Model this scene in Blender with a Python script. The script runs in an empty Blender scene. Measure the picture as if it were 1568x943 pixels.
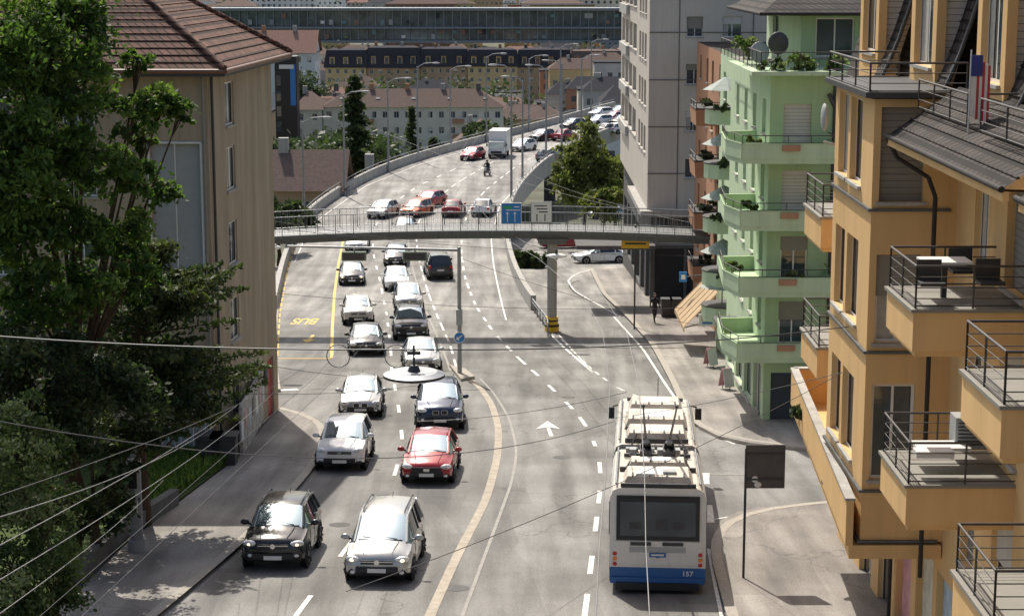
import bpy, bmesh, math, random
import numpy as np
from mathutils import Vector, Matrix
random.seed(7); rng=np.random.default_rng(7)
scene=bpy.context.scene
# ------------------------------------------------------------ survey helpers
F=2884.0; CX=784.0; CY=471.5; CAMZ=47.0; PITCH=math.atan(531.5/2884.0)
def tz(y): return max(34.15-0.0766*y,0.0)
def rz(y):
    p=34.15-0.0766*y
    if y<118: return p
    if y<152: return p+(y-118)**2*0.0766/68.0
    return 34.15-0.0766*152+34*0.0766/2
def ray(u,v):
    a=(u-CX)/F; b=-(v-CY)/F
    c,s=math.cos(PITCH),math.sin(PITCH)
    return Vector((a, c+b*s, -s+b*c))
def solve(u,v,zf):
    d=ray(u,v); t0=8.0; t=t0
    while t<3000:
        t=t0*1.01+0.3
        if CAMZ+d.z*t < zf(d.y*t): break
        t0=t
    a,b=t0,t
    for _ in range(40):
        m=(a+b)/2
        if CAMZ+d.z*m<zf(d.y*m): b=m
        else: a=m
    return Vector((d.x*a,d.y*a,zf(d.y*a)))
def G(u,v): return solve(u,v,tz)
def R(u,v): return solve(u,v,rz)
def AT(u,v,y):
    d=ray(u,v); t=y/d.y
    return Vector((d.x*t,y,CAMZ+d.z*t))
# ------------------------------------------------------------ materials
def new_mat(name):
    m=bpy.data.materials.new(name); m.use_nodes=True
    return m,m.node_tree,m.node_tree.nodes['Principled BSDF']
def mat(name,col,rough=0.7,metal=0.0,var=0.15,scale=3.0,bump=0.0,bscale=40.0,coat=0.0,spec=0.5,streak=False,emit=0.0,dirt=0.0):
    m,nt,b=new_mat(name); N=nt.nodes; L=nt.links
    if rough>=.85 and spec==.5: spec=.15
    b.inputs['Roughness'].default_value=rough; b.inputs['Metallic'].default_value=metal
    b.inputs['Coat Weight'].default_value=coat; b.inputs['Coat Roughness'].default_value=0.04
    b.inputs['Specular IOR Level'].default_value=spec
    if emit: b.inputs['Emission Color'].default_value=(*col,1); b.inputs['Emission Strength'].default_value=emit
    tc=N.new('ShaderNodeTexCoord')
    if var>0:
        mp=N.new('ShaderNodeMapping')
        if streak: mp.inputs['Scale'].default_value=(1.5,1.5,0.18)
        L.new(tc.outputs['Object'],mp.inputs['Vector'])
        n=N.new('ShaderNodeTexNoise'); n.inputs['Scale'].default_value=scale; n.inputs['Detail'].default_value=8; n.inputs['Roughness'].default_value=0.65
        L.new(mp.outputs['Vector'],n.inputs['Vector'])
        r=N.new('ShaderNodeValToRGB')
        r.color_ramp.elements[0].position=0.3; r.color_ramp.elements[1].position=0.7
        lo=[c*(1-var) for c in col]; hi=[min(1,c*(1+var*0.7)) for c in col]
        r.color_ramp.elements[0].color=(*lo,1); r.color_ramp.elements[1].color=(*hi,1)
        L.new(n.outputs['Fac'],r.inputs['Fac']); out=r.outputs['Color']
        if dirt>0: # rain streaks and blotchy weathering
            m2=N.new('ShaderNodeMapping'); m2.inputs['Scale'].default_value=(4,4,.22); L.new(tc.outputs['Object'],m2.inputs['Vector'])
            n3=N.new('ShaderNodeTexNoise'); n3.inputs['Scale'].default_value=1.3; n3.inputs['Detail'].default_value=9; n3.inputs['Roughness'].default_value=.7; L.new(m2.outputs['Vector'],n3.inputs['Vector'])
            r3=N.new('ShaderNodeMapRange'); r3.inputs['From Min'].default_value=.55; r3.inputs['From Max'].default_value=.8; r3.inputs['To Min'].default_value=0; r3.inputs['To Max'].default_value=dirt; L.new(n3.outputs['Fac'],r3.inputs['Value'])
            mx=N.new('ShaderNodeMix'); mx.data_type='RGBA'; L.new(r3.outputs[0],mx.inputs['Factor']); L.new(out,mx.inputs[6]); mx.inputs[7].default_value=(col[0]*.35,col[1]*.38,col[2]*.42,1); out=mx.outputs[2]
        L.new(out,b.inputs['Base Color'])
    else: b.inputs['Base Color'].default_value=(*col,1)
    if bump>0:
        n2=N.new('ShaderNodeTexNoise'); n2.inputs['Scale'].default_value=bscale; n2.inputs['Detail'].default_value=4
        L.new(tc.outputs['Object'],n2.inputs['Vector'])
        bp=N.new('ShaderNodeBump'); bp.inputs['Strength'].default_value=bump; bp.inputs['Distance'].default_value=0.02
        L.new(n2.outputs['Fac'],bp.inputs['Height']); L.new(bp.outputs['Normal'],b.inputs['Normal'])
    return m
def asphalt(name,col):
    m,nt,b=new_mat(name); N=nt.nodes; L=nt.links
    b.inputs['Roughness'].default_value=0.82; b.inputs['Specular IOR Level'].default_value=.3
    tc=N.new('ShaderNodeTexCoord')
    def noise(sc,det,scale3=(1,1,1)):
        mp=N.new('ShaderNodeMapping'); mp.inputs['Scale'].default_value=scale3
        L.new(tc.outputs['Object'],mp.inputs['Vector'])
        n=N.new('ShaderNodeTexNoise'); n.inputs['Scale'].default_value=sc; n.inputs['Detail'].default_value=det
        L.new(mp.outputs['Vector'],n.inputs['Vector']); return n.outputs['Fac']
    a=noise(0.9,5,(1.3,0.10,1)); c=noise(30,3); d=noise(0.3,6)
    nn=N.new('ShaderNodeTexNoise'); nn.inputs['Scale'].default_value=0.9; nn.inputs['Detail'].default_value=6
    L.new(tc.outputs['Object'],nn.inputs['Vector'])
    mx=N.new('ShaderNodeMix'); mx.data_type='RGBA'; mx.blend_type='ADD'; mx.inputs['Factor'].default_value=2.2; mx.clamp_factor=False
    L.new(tc.outputs['Object'],mx.inputs[6]); L.new(nn.outputs['Color'],mx.inputs[7])
    vo=N.new('ShaderNodeTexVoronoi'); vo.feature='DISTANCE_TO_EDGE'; vo.inputs['Scale'].default_value=0.11
    L.new(mx.outputs[2],vo.inputs['Vector'])
    mp=N.new('ShaderNodeMapping'); mp.inputs['Scale'].default_value=(.33,.07,.33); L.new(tc.outputs['Object'],mp.inputs['Vector'])
    v2=N.new('ShaderNodeTexVoronoi'); v2.distance='CHEBYCHEV'; v2.inputs['Scale'].default_value=1.0; L.new(mp.outputs['Vector'],v2.inputs['Vector'])
    sx=N.new('ShaderNodeSeparateXYZ'); L.new(v2.outputs['Color'],sx.inputs[0])
    def ramp(inp,p0,v0,p1,v1):
        r=N.new('ShaderNodeMapRange'); r.inputs['From Min'].default_value=p0; r.inputs['From Max'].default_value=p1
        r.inputs['To Min'].default_value=v0; r.inputs['To Max'].default_value=v1; L.new(inp,r.inputs['Value']); return r.outputs[0]
    def mul(x,y):
        k=N.new('ShaderNodeMath'); k.operation='MULTIPLY'; L.new(x,k.inputs[0]); L.new(y,k.inputs[1]); return k.outputs[0]
    f=mul(mul(ramp(a,0.35,0.68,0.65,1.22),ramp(c,0.3,0.7,0.7,1.3)),mul(ramp(d,0.35,0.75,0.65,1.15),ramp(vo.outputs['Distance'],0.0,0.66,0.007,1.0)))
    f=mul(f,ramp(sx.outputs[0],0.0,0.82,0.6,1.03)); 
    sc=N.new('ShaderNodeVectorMath'); sc.operation='SCALE'; sc.inputs[0].default_value=col; L.new(f,sc.inputs['Scale'])
    L.new(sc.outputs[0],b.inputs['Base Color'])
    return m
def tiles(name,col,col2):
    m,nt,b=new_mat(name); N=nt.nodes; L=nt.links
    b.inputs['Roughness'].default_value=0.85; b.inputs['Specular IOR Level'].default_value=.25
    tc=N.new('ShaderNodeTexCoord'); sp=N.new('ShaderNodeSeparateXYZ'); L.new(tc.outputs['Object'],sp.inputs[0])
    ad=N.new('ShaderNodeMath'); ad.operation='ADD'; L.new(sp.outputs[0],ad.inputs[0]); L.new(sp.outputs[1],ad.inputs[1])
    cb=N.new('ShaderNodeCombineXYZ'); L.new(ad.outputs[0],cb.inputs[0]); L.new(sp.outputs[2],cb.inputs[1])
    br=N.new('ShaderNodeTexBrick'); L.new(cb.outputs[0],br.inputs['Vector'])
    br.inputs['Scale'].default_value=1.0; br.inputs['Brick Width'].default_value=0.3; br.inputs['Row Height'].default_value=0.22
    br.inputs['Mortar Size'].default_value=0.035; br.inputs['Color1'].default_value=(*col,1); br.inputs['Color2'].default_value=(*col2,1)
    br.inputs['Mortar'].default_value=(col[0]*.3,col[1]*.3,col[2]*.3,1)
    n=N.new('ShaderNodeTexNoise'); n.inputs['Scale'].default_value=1.2; n.inputs['Detail'].default_value=6; L.new(tc.outputs['Object'],n.inputs['Vector'])
    mx=N.new('ShaderNodeMix'); mx.data_type='RGBA'; mx.blend_type='MULTIPLY'; mx.inputs['Factor'].default_value=0.6
    L.new(br.outputs['Color'],mx.inputs[6]); 
    r=N.new('ShaderNodeValToRGB'); r.color_ramp.elements[0].position=.3; r.color_ramp.elements[1].position=.65; r.color_ramp.elements[0].color=(.4,.42,.42,1)
    L.new(n.outputs['Fac'],r.inputs['Fac']); L.new(r.outputs['Color'],mx.inputs[7]); L.new(mx.outputs[2],b.inputs['Base Color'])
    bp=N.new('ShaderNodeBump'); bp.inputs['Distance'].default_value=0.05; bp.inputs['Strength'].default_value=.7; L.new(br.outputs['Fac'],bp.inputs['Height']); bp.invert=True
    L.new(bp.outputs['Normal'],b.inputs['Normal'])
    return m
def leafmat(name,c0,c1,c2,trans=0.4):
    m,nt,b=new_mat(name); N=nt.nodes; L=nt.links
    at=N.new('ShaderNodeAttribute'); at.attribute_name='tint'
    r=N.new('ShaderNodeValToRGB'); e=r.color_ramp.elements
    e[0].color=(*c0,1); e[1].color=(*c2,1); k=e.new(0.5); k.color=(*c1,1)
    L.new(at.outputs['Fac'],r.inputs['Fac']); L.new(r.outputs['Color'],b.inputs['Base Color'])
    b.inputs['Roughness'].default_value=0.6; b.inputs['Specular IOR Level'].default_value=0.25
    t=N.new('ShaderNodeBsdfTranslucent'); g=N.new('ShaderNodeMix'); g.data_type='RGBA'; g.blend_type='MULTIPLY'; g.inputs['Factor'].default_value=1
    g.inputs[7].default_value=(1.45,1.6,0.85,1); L.new(r.outputs['Color'],g.inputs[6]); L.new(g.outputs[2],t.inputs['Color'])
    ms=N.new('ShaderNodeMixShader'); ms.inputs[0].default_value=trans
    L.new(b.outputs[0],ms.inputs[1]); L.new(t.outputs[0],ms.inputs[2]); L.new(ms.outputs[0],nt.nodes['Material Output'].inputs['Surface'])
    return m
M_asph=asphalt('asphalt',(0.215,0.207,0.192)); M_asph2=asphalt('asphalt_light',(0.275,0.262,0.24))
M_walk=asphalt('sidewalk_asphalt',(0.285,0.26,0.232)); M_kerb=mat('granite_kerb',(0.4,0.365,0.315),0.85,var=.2,scale=8)
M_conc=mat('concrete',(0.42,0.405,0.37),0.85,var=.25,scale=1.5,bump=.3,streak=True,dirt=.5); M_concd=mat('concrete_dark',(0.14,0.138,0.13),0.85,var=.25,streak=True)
M_line=mat('road_paint_white',(0.74,0.71,0.66),0.7,var=.4,scale=7); M_yel=mat('road_paint_yellow',(0.7,0.47,0.1),0.7,var=.25,scale=6)
M_faint=mat('worn_line',(0.36,0.34,0.31),.85,var=.25,scale=5); M_med=mat('median_strip',(0.43,0.375,0.305),.85,var=.25,scale=3)
M_dark=mat('dark_metal',(0.05,0.05,0.052),0.5,var=0.1); M_steel=mat('galvanised_steel',(0.3,0.31,0.32),0.45,metal=.5,var=.15)
M_rail=mat('balcony_rail',(0.075,0.066,0.06),.5,var=.1)
M_steeld=mat('bridge_steel',(0.14,0.145,0.145),0.55,var=.25,streak=True); M_white=mat('white_paint',(0.76,0.75,0.71),0.5,var=.06)
M_grey=mat('grey_panel',(0.36,0.37,0.365),0.6,var=.08); M_wire=mat('wire',(0.06,0.06,0.065),0.5,var=0)
M_wirel=mat('wire_light',(0.3,0.3,0.3),0.45,metal=.5,var=0)
M_glass=mat('window_glass',(0.1,0.125,0.14),0.06,metal=.35,var=.3,scale=.6); M_carglass=mat('car_glass',(0.4,0.5,0.55),0.05,metal=.75,var=0)
M_carglassd=mat('car_side_glass',(0.07,0.085,0.1),0.05,metal=.3,var=0); M_curt=mat('curtain',(0.45,0.43,0.38),.8,var=.2,scale=6)
M_rubber=mat('rubber',(0.02,0.02,0.02),0.85,var=0); M_black=mat('black_plastic',(0.018,0.018,0.02),0.5,var=0)
M_chrome=mat('chrome',(0.7,0.7,0.7),0.18,metal=1,var=0); M_rim=mat('alloy',(0.4,0.4,0.41),0.3,metal=.8,var=0)
M_lamp=mat('headlight_lens',(0.85,0.86,0.84),0.1,metal=.15,var=0); M_lit=mat('daytime_light',(1.0,0.78,0.5),0.3,var=0,emit=2.2); M_red=mat('red_lens',(0.55,0.02,0.02),0.25,var=0); M_amb=mat('amber_lens',(0.8,0.25,0.03),.25,var=0)
M_orange=mat('orange_render',(0.74,0.485,0.225),0.9,var=.12,scale=.8,bump=.25,bscale=60,streak=True,dirt=.3)
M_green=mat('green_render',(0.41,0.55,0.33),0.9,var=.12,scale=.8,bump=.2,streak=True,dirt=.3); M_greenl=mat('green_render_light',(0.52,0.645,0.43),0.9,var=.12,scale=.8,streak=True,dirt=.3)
M_brown=mat('brown_stucco',(0.4,0.325,0.235),0.95,var=.25,scale=1.0,bump=.5,bscale=18,streak=True,dirt=.55)
M_tower=mat('tower_panel',(0.58,0.53,0.465),0.85,var=.12,scale=.7,streak=True,dirt=.35)
M_shut=mat('roller_shutter',(0.25,0.235,0.2),0.6,var=.08); M_shutw=mat('roller_shutter_light',(0.6,0.58,0.54),0.6,var=.08)
M_tile=tiles('brown_tiles',(0.17,0.088,0.064),(0.25,0.13,0.092)); M_tiled=tiles('dark_tiles',(0.055,0.046,0.042),(0.09,0.072,0.063))
M_tiler=mat('far_roof_red',(0.28,0.175,0.14),.95,var=.25,spec=.05); M_tileb=mat('far_roof_brown',(0.165,0.122,0.105),.95,var=.25,spec=.05)
M_slate=mat('far_slate',(0.06,0.06,0.068),.95,var=.3,spec=.05)
M_bark=mat('bark',(0.09,0.065,0.045),0.95,var=.35,scale=6,bump=.6,bscale=15)
M_grass=mat('grass_soil',(0.07,0.1,0.03),0.95,var=.4,scale=4)
M_blue=mat('blue_paint',(0.02,0.12,0.34),0.4,var=.05); M_signblue=mat('sign_blue',(0.02,0.2,0.55),.4,var=.0)
M_yell=mat('yellow_sign',(0.85,0.52,0.03),.5,var=.05); M_tan=mat('tan_fabric',(0.5,0.37,0.23),.9,var=.1)
M_terr=mat('terracotta_render',(0.45,0.25,0.155),.9,var=.12,dirt=.3)
# ------------------------------------------------------------ mesh builder
class MB:
    def __init__(s): s.v=[];s.f=[];s.m=[];s.mats=[];s.sm=[]
    def mi(s,m):
        if m not in s.mats: s.mats.append(m)
        return s.mats.index(m)
    def add(s,vs,fs,m,sm=False):
        i=len(s.v); s.v+=[tuple(p) for p in vs]; k=s.mi(m)
        for f in fs: s.f.append(tuple(a+i for a in f)); s.m.append(k); s.sm.append(sm)
    def face(s,pts,m): s.add(pts,[tuple(range(len(pts)))],m)
    def box(s,c,size,m,a=0.0,M=None,tp=1.0):
        hx,hy,hz=size[0]/2,size[1]/2,size[2]/2
        R_=M if M else Matrix.Rotation(a,3,'Z')
        c=Vector(c); vs=[]
        for z in(-1,1):
            k=tp if z>0 else 1
            for x,y in((-1,-1),(1,-1),(1,1),(-1,1)): vs.append(c+R_@Vector((x*hx*k,y*hy*k,z*hz)))
        s.add(vs,[(0,3,2,1),(4,5,6,7),(0,1,5,4),(1,2,6,5),(2,3,7,6),(3,0,4,7)],m)
    def cyl(s,p0,p1,r0,m,r1=None,n=10,sm=True):
        p0=Vector(p0);p1=Vector(p1); r1=r0 if r1 is None else r1
        d=(p1-p0); 
        if d.length<1e-6: return
        q=d.to_track_quat('Z','Y'); vs=[]
        for p,r in((p0,r0),(p1,r1)):
            for i in range(n):
                t=2*math.pi*i/n; vs.append(p+q@Vector((r*math.cos(t),r*math.sin(t),0)))
        s.add(vs,[(i,(i+1)%n,n+(i+1)%n,n+i) for i in range(n)],m,sm)
        s.add(vs[:n],[tuple(reversed(range(n)))],m); s.add(vs[n:],[tuple(range(n))],m)
    def tube(s,pts,r,m,n=5,r1=None):
        K=len(pts)-1
        for i in range(K):
            a=r if r1 is None else r+(r1-r)*i/K; b=r if r1 is None else r+(r1-r)*(i+1)/K
            s.cyl(pts[i],pts[i+1],a,m,b,n)
    def ell(s,c,r,m,M=None,nu=12,nv=8):
        c=Vector(c); vs=[];fs=[]
        for j in range(nv+1):
            ph=math.pi*j/nv
            for i in range(nu):
                t=2*math.pi*i/nu
                p=Vector((r[0]*math.sin(ph)*math.cos(t),r[1]*math.sin(ph)*math.sin(t),r[2]*math.cos(ph)))
                if M: p=M@p
                vs.append(c+p)
        for j in range(nv):
            for i in range(nu):
                fs.append((j*nu+i,(j+1)*nu+i,(j+1)*nu+(i+1)%nu,j*nu+(i+1)%nu))
        s.add(vs,fs,m,True)
    def prism(s,poly,zt,zb,m,mside=None):
        n=len(poly); T=[(p[0],p[1],zt(p[1]) if callable(zt) else zt) for p in poly]; B=[(p[0],p[1],zb(p[1]) if callable(zb) else zb) for p in poly]
        s.face(T,m); s.face(B[::-1],m)
        for i in range(n):
            j=(i+1)%n; s.face([B[i],B[j],T[j],T[i]],mside or m)
    def finish(s,name,origin=(0,0,0),parent=None,matrix=None):
        o=Vector(origin); me=bpy.data.meshes.new(name)
        me.from_pydata([(a-o.x,b-o.y,c-o.z) for a,b,c in s.v],[],s.f)
        for m in s.mats: me.materials.append(m)
        me.polygons.foreach_set('material_index',s.m); me.polygons.foreach_set('use_smooth',s.sm); me.update()
        ob=bpy.data.objects.new(name,me); scene.collection.objects.link(ob)
        if parent: ob.parent=parent; ob.location=Vector(o)-parent.location
        elif matrix is not None: ob.matrix_world=matrix
        else: ob.location=o
        return ob
def strip(mb,pts,w,m,zf,off,dash=None):
    P=[Vector((p[0],p[1])) for p in pts]
    out=[]; 
    for i in range(len(P)-1):
        L=(P[i+1]-P[i]).length; k=max(1,int(L/1.0))
        for j in range(k): out.append(P[i].lerp(P[i+1],j/k))
    out.append(P[-1])
    for _ in range(4):
        out=[out[0]]+[(out[i-1]+out[i]*2+out[i+1])/4 for i in range(1,len(out)-1)]+[out[-1]]
    acc=0
    for i in range(len(out)-1):
        a,b=out[i],out[i+1]; d=b-a; L=d.length
        if L<1e-6: continue
        on= dash is None or (acc% (dash[0]+dash[1]))<dash[0]
        acc+=L
        if not on: continue
        da=(out[min(i+1,len(out)-1)]-out[max(i-1,0)]).normalized(); db=(out[min(i+2,len(out)-1)]-out[i]).normalized()
        na=Vector((-da.y,da.x))*w/2; nb=Vector((-db.y,db.x))*w/2
        q=[a-na,a+na,b+nb,b-nb]
        mb.face([(p.x,p.y,zf(p.y)+off) for p in q][::-1],m)
def facade(mb,p0,p1,z0,z1,ops,wall,depth=.16,frame=None,sill=True,glass=None):
    frame=frame or M_white; glass=glass or M_glass
    p0=Vector((p0[0],p0[1],0)); p1=Vector((p1[0],p1[1],0)); d=(p1-p0); W=d.length; d.normalize(); n=Vector((d.y,-d.x,0))
    def P(s,z,o=0): return p0+d*s+n*o+Vector((0,0,z))
    ops=[o for o in ops if o[0]>=0 and o[1]<=W and o[3]<=z1 and o[2]>=z0]
    S=sorted(set([0,W]+[o[0] for o in ops]+[o[1] for o in ops])); Z=sorted(set([z0,z1]+[o[2] for o in ops]+[o[3] for o in ops]))
    for i in range(len(S)-1):
        if S[i+1]-S[i]<1e-5: continue
        for j in range(len(Z)-1):
            if Z[j+1]-Z[j]<1e-5: continue
            sm=(S[i]+S[i+1])/2; zm=(Z[j]+Z[j+1])/2
            if any(o[0]<sm<o[1] and o[2]<zm<o[3] for o in ops): continue
            mb.face([P(S[i],Z[j]),P(S[i+1],Z[j]),P(S[i+1],Z[j+1]),P(S[i],Z[j+1])],wall)
    for o in ops:
        a,b,c,e=o[:4]; k=o[4] if len(o)>4 else 'win'
        for q in ([P(a,c),P(a,c,-depth),P(a,e,-depth),P(a,e)],[P(b,c,-depth),P(b,c),P(b,e),P(b,e,-depth)],[P(a,e),P(a,e,-depth),P(b,e,-depth),P(b,e)],[P(a,c,-depth),P(a,c),P(b,c),P(b,c,-depth)]):
            mb.face(q,wall)
        g=glass if k in('win','half') else (M_shut if k=='shut' else (M_shutw if k=='shutw' else k))
        mb.face([P(a,c,-depth),P(b,c,-depth),P(b,e,-depth),P(a,e,-depth)],g)
        def bar(s0,s1,za,zb,m,o_=.03):
            mb.face([P(s0,za,-depth+o_),P(s1,za,-depth+o_),P(s1,zb,-depth+o_),P(s0,zb,-depth+o_)],m)
        if k in('win','half'):
            t=.07
            bar(a,b,c,c+t,frame);bar(a,b,e-t,e,frame);bar(a,a+t,c+t,e-t,frame);bar(b-t,b,c+t,e-t,frame)
            if b-a>.8: bar((a+b)/2-.03,(a+b)/2+.03,c+t,e-t,frame)
            if random.random()<.4: 
                bar(a+t,a+t+(b-a)*random.uniform(.15,.4),c+t,e-t,M_curt,.012)
            if k=='half':
                bar(a,b,c+(e-c)*random.uniform(.35,.75),e,random.choice([M_shut,M_shutw]),.06)
        if k in('shut','shutw'):
            zz=c
            while zz<e-.1:
                bar(a,b,zz,zz+.012,M_concd,.006); zz+=.14
        if sill and k in('win','half','shut','shutw'):
            s0=P((a+b)/2,c-.04,.03); mb.box(s0,(b-a+.12,.1,.07),M_conc,math.atan2(d.y,d.x))
    return P
def grid(W,z0,rows,hh,cols,ww,h0=.9,wh=1.4,kinds=('win',)):
    ops=[]; pitch=W/cols
    for r in range(rows):
        for c in range(cols):
            s=pitch*(c+.5); zb=z0+r*hh+h0
            ops.append((s-ww/2,s+ww/2,zb,zb+wh,random.choice(kinds)))
    return ops
def railing(mb,path,zs,h,m,sp=.14,r=.018,bars=True,horiz=0,post=1.4):
    if not isinstance(zs,(list,tuple)): zs=[zs]*len(path)
    for i in range(len(path)-1):
        a=Vector((*path[i],zs[i])); b=Vector((*path[i+1],zs[i+1])); up=Vector((0,0,h)); L=(b-a).length
        mb.cyl(a+up,b+up,r*1.6,m,n=6); mb.cyl(a+up*.08,b+up*.08,r,m,n=4)
        for q in range(horiz): mb.cyl(a+up*(q+1)/(horiz+1),b+up*(q+1)/(horiz+1),r*.7,m,n=4)
        k=max(1,int(L/post))
        for j in range(k+1):
            p=a.lerp(b,j/k); mb.cyl(p,p+up,r*1.3,m,n=5)
        if bars:
            k=max(1,int(L/sp))
            for j in range(k): 
                p=a.lerp(b,(j+.5)/k); mb.cyl(p+up*.08,p+up,r*.5,m,n=3)
# ------------------------------------------------------------ terrain & roads
mb=MB()
ys=[-60,0,60,118,160,220,300,380,445.8,520,700,1000,1500,2500,5000]; xs=[-3000,-1200,-400,-150,-60,-20,0,20,60,150,400,1200,3000]
vs=[(x,y,tz(y)-.03) for y in ys for x in xs]; nx=len(xs)
mb.add(vs,[(j*nx+i,j*nx+i+1,(j+1)*nx+i+1,(j+1)*nx+i) for j in range(len(ys)-1) for i in range(nx-1)],mat('city_ground',(0.12,0.125,0.09),.95,var=.4,scale=.05))
mb.finish('ground')
mb=MB()
mb.face([(-15,-10,tz(-10)),(22,-10,tz(-10)),(22,118,tz(118)),(-15,118,tz(118))],M_asph)
mb.face([(-1.5,118,tz(118)),(22,118,tz(118)),(26,200,tz(200)),(-4,200,tz(200))],M_asph2)
mb.finish('road')
LE=[R(*p) for p in [(418,520),(424,470),(437,410),(462,345),(505,310),(560,277),(620,252),(700,229),(790,206),(860,188),(905,175),(960,160),(1040,146)]]
RE=[R(*p) for p in [(835,505),(812,475),(790,437),(776,397),(771,355),(782,314),(800,286),(835,252),(890,223),(950,198),(1010,180),(1080,165)]]
def interp(E,y):
    yy=[e.y for e in E]; return float(np.interp(y,yy,[e.x for e in E]))
def sm(E):
    Y=np.linspace(E[0].y,E[-1].y,90); X=np.array([interp(E,y) for y in Y])
    for _ in range(14): X[1:-1]=(X[:-2]+2*X[1:-1]+X[2:])/4
    return [Vector((x,y,0)) for x,y in zip(X,Y)]
LE=sm(LE); RE=sm(RE)
yv=list(np.linspace(118,min(LE[-1].y,RE[-1].y),110))
lx=[interp(LE,y) for y in yv]; rx=[interp(RE,y) for y in yv]
mb=MB()
for i in range(len(yv)-1):
    a,b=yv[i],yv[i+1]; z0,z1=rz(a)+.004,rz(b)+.004
    mb.face([(lx[i],a,z0),(rx[i],a,z0),(rx[i+1],b,z1),(lx[i+1],b,z1)],M_asph2)
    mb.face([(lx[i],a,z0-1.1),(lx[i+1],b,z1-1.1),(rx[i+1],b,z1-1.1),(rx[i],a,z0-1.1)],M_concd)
    for X,sg in((lx,-1),(rx,1)):
        o0,o1=X[i],X[i+1]; h=.95
        q=lambda x0,x1,za,zb,zc,zd:mb.face([(x0,a,za),(x1,b,zb),(x1,b,zd),(x0,a,zc)],M_conc)
        q(o0,o1,z0,z1,z0+h,z1+h); q(o0+sg*.35,o1+sg*.35,z0-1.2,z1-1.2,z0+h,z1+h)
        mb.face([(o0,a,z0+h),(o1,b,z1+h),(o1+sg*.35,b,z1+h),(o0+sg*.35,a,z0+h)],M_conc)
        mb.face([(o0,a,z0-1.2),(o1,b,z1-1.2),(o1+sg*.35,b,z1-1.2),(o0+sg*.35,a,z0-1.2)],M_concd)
        if i==0: mb.face([(o0,a,z0),(o0+sg*.35,a,z0),(o0+sg*.35,a,z0+h),(o0,a,z0+h)],M_conc)
        if i%2==0 and a>150: mb.cyl((o0+sg*.2,a,z0+h),(o0+sg*.2,a,z0+h+.35),.03,M_steel,n=4)
        if a>150: mb.cyl((o0+sg*.2,a,z0+h+.35),(o1+sg*.2,b,z1+h+.35),.035,M_steel,n=4)
for y in range(165,320,24):
    for f in(.25,.75):
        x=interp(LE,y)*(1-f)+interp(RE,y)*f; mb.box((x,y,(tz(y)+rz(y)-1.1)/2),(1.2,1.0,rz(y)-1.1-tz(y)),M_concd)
mb.finish('viaduct')
for E_,sg,ya in((RE,1,104),(LE,-1,92)):
    m=MB(); pts=[(interp(E_,max(y,E_[0].y))+sg*.1,y) for y in range(ya,119,2)]
    for (a,b) in zip(pts[:-1],pts[1:]):
        for h in(.55,.75): m.cyl((a[0],a[1],tz(a[1])+h),(b[0],b[1],tz(b[1])+h),.05,M_steel,n=5)
        m.cyl((a[0],a[1],tz(a[1])),(a[0],a[1],tz(a[1])+.8),.045,M_steel,n=5)
    m.finish('guard_rail')
def walk(name,pix,kerb_n,below=.4):
    P=[G(*p) for p in pix]; m=MB()
    m.prism([(p.x,p.y) for p in P],lambda y:tz(y)+.13,lambda y:tz(y)-below,M_walk,M_kerb)
    strip(m,[(p.x,p.y) for p in P[:kerb_n]],.3,M_kerb,tz,.138)
    return m.finish(name)
walk('sidewalk',[(120,1040),(240,943),(330,868),(400,805),(440,762),(470,728),(488,700),(497,670),(490,650),(465,635),(425,628),(418,640),(365,705),(260,785),(180,850),(90,943),(0,1040)],11)
walk('sidewalk',[(905,413),(925,452),(965,490),(1000,530),(1030,585),(1052,635),(1070,657),(1100,672),(1150,683),(1250,692),(1330,695),(1330,640),(1160,640),(1200,560),(1120,480),(1090,440),(1060,415),(990,405)],11)
walk('sidewalk',[(1150,1060),(1120,943),(1105,890),(1094,850),(1093,822),(1104,802),(1130,789),(1170,782),(1220,777),(1290,772),(1420,772),(1500,943),(1500,1060)],10)
walk('sidewalk',[(425,600),(419,560),(421,500),(428,440),(436,405),(410,405),(395,500),(385,600)],5)
mb=MB()
def L_(pix,w,m,dash=None,off=.012): strip(mb,[(R(*p).x,R(*p).y) for p in pix],w,m,rz,off,dash)
L_([(893,960),(910,825),(920,742),(918,700),(903,660),(883,632),(835,585),(791,546),(755,508),(729,469),(712,425),(706,385),(708,350),(720,318),(745,290),(790,255),(850,222),(920,195)],.15,M_line,(2.2,2.6))
L_([(648,965),(700,850),(745,765),(762,700),(764,655),(752,615),(728,585),(700,568)],.28,M_med)
L_([(700,965),(750,830),(785,735),(792,690),(780,640),(755,600),(735,580)],.1,M_faint)
L_([(440,960),(487,897),(560,800),(602,737),(617,680),(610,620),(600,570),(598,530),(592,480),(582,430),(572,390),(570,355),(590,320),(640,285),(720,248),(800,220),(870,200)],.14,M_line,(2.2,4.2))
L_([(700,568),(690,530),(668,480),(650,430),(640,390),(636,350),(655,315),(700,280),(760,245),(830,216),(900,195)],.12,M_line,(3.5,2.0))
L_([(690,568),(676,530),(654,480),(637,430),(627,390),(624,352)],.12,M_faint)
L_([(508,548),(509,500),(512,450),(518,405),(526,365)],.17,M_yel)
L_([(426,549),(508,549)],.2,M_yel); L_([(424,545),(428,480),(438,420),(452,370)],.14,M_yel,(2,1))
L_([(1125,680),(1075,662),(1052,635),(1020,590),(985,535),(940,485)],.12,M_line) 
L_([(843,512),(870,538),(908,570)],.14,M_line); L_([(855,512),(880,540),(908,570)],.1,M_line)
L_([(860,520),(905,565),(950,598),(985,610)],.12,M_line,(1,1))
L_([(870,430),(878,445),(905,460),(950,485)],.12,M_line); L_([(870,430),(880,418),(905,413)],.1,M_line)
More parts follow.
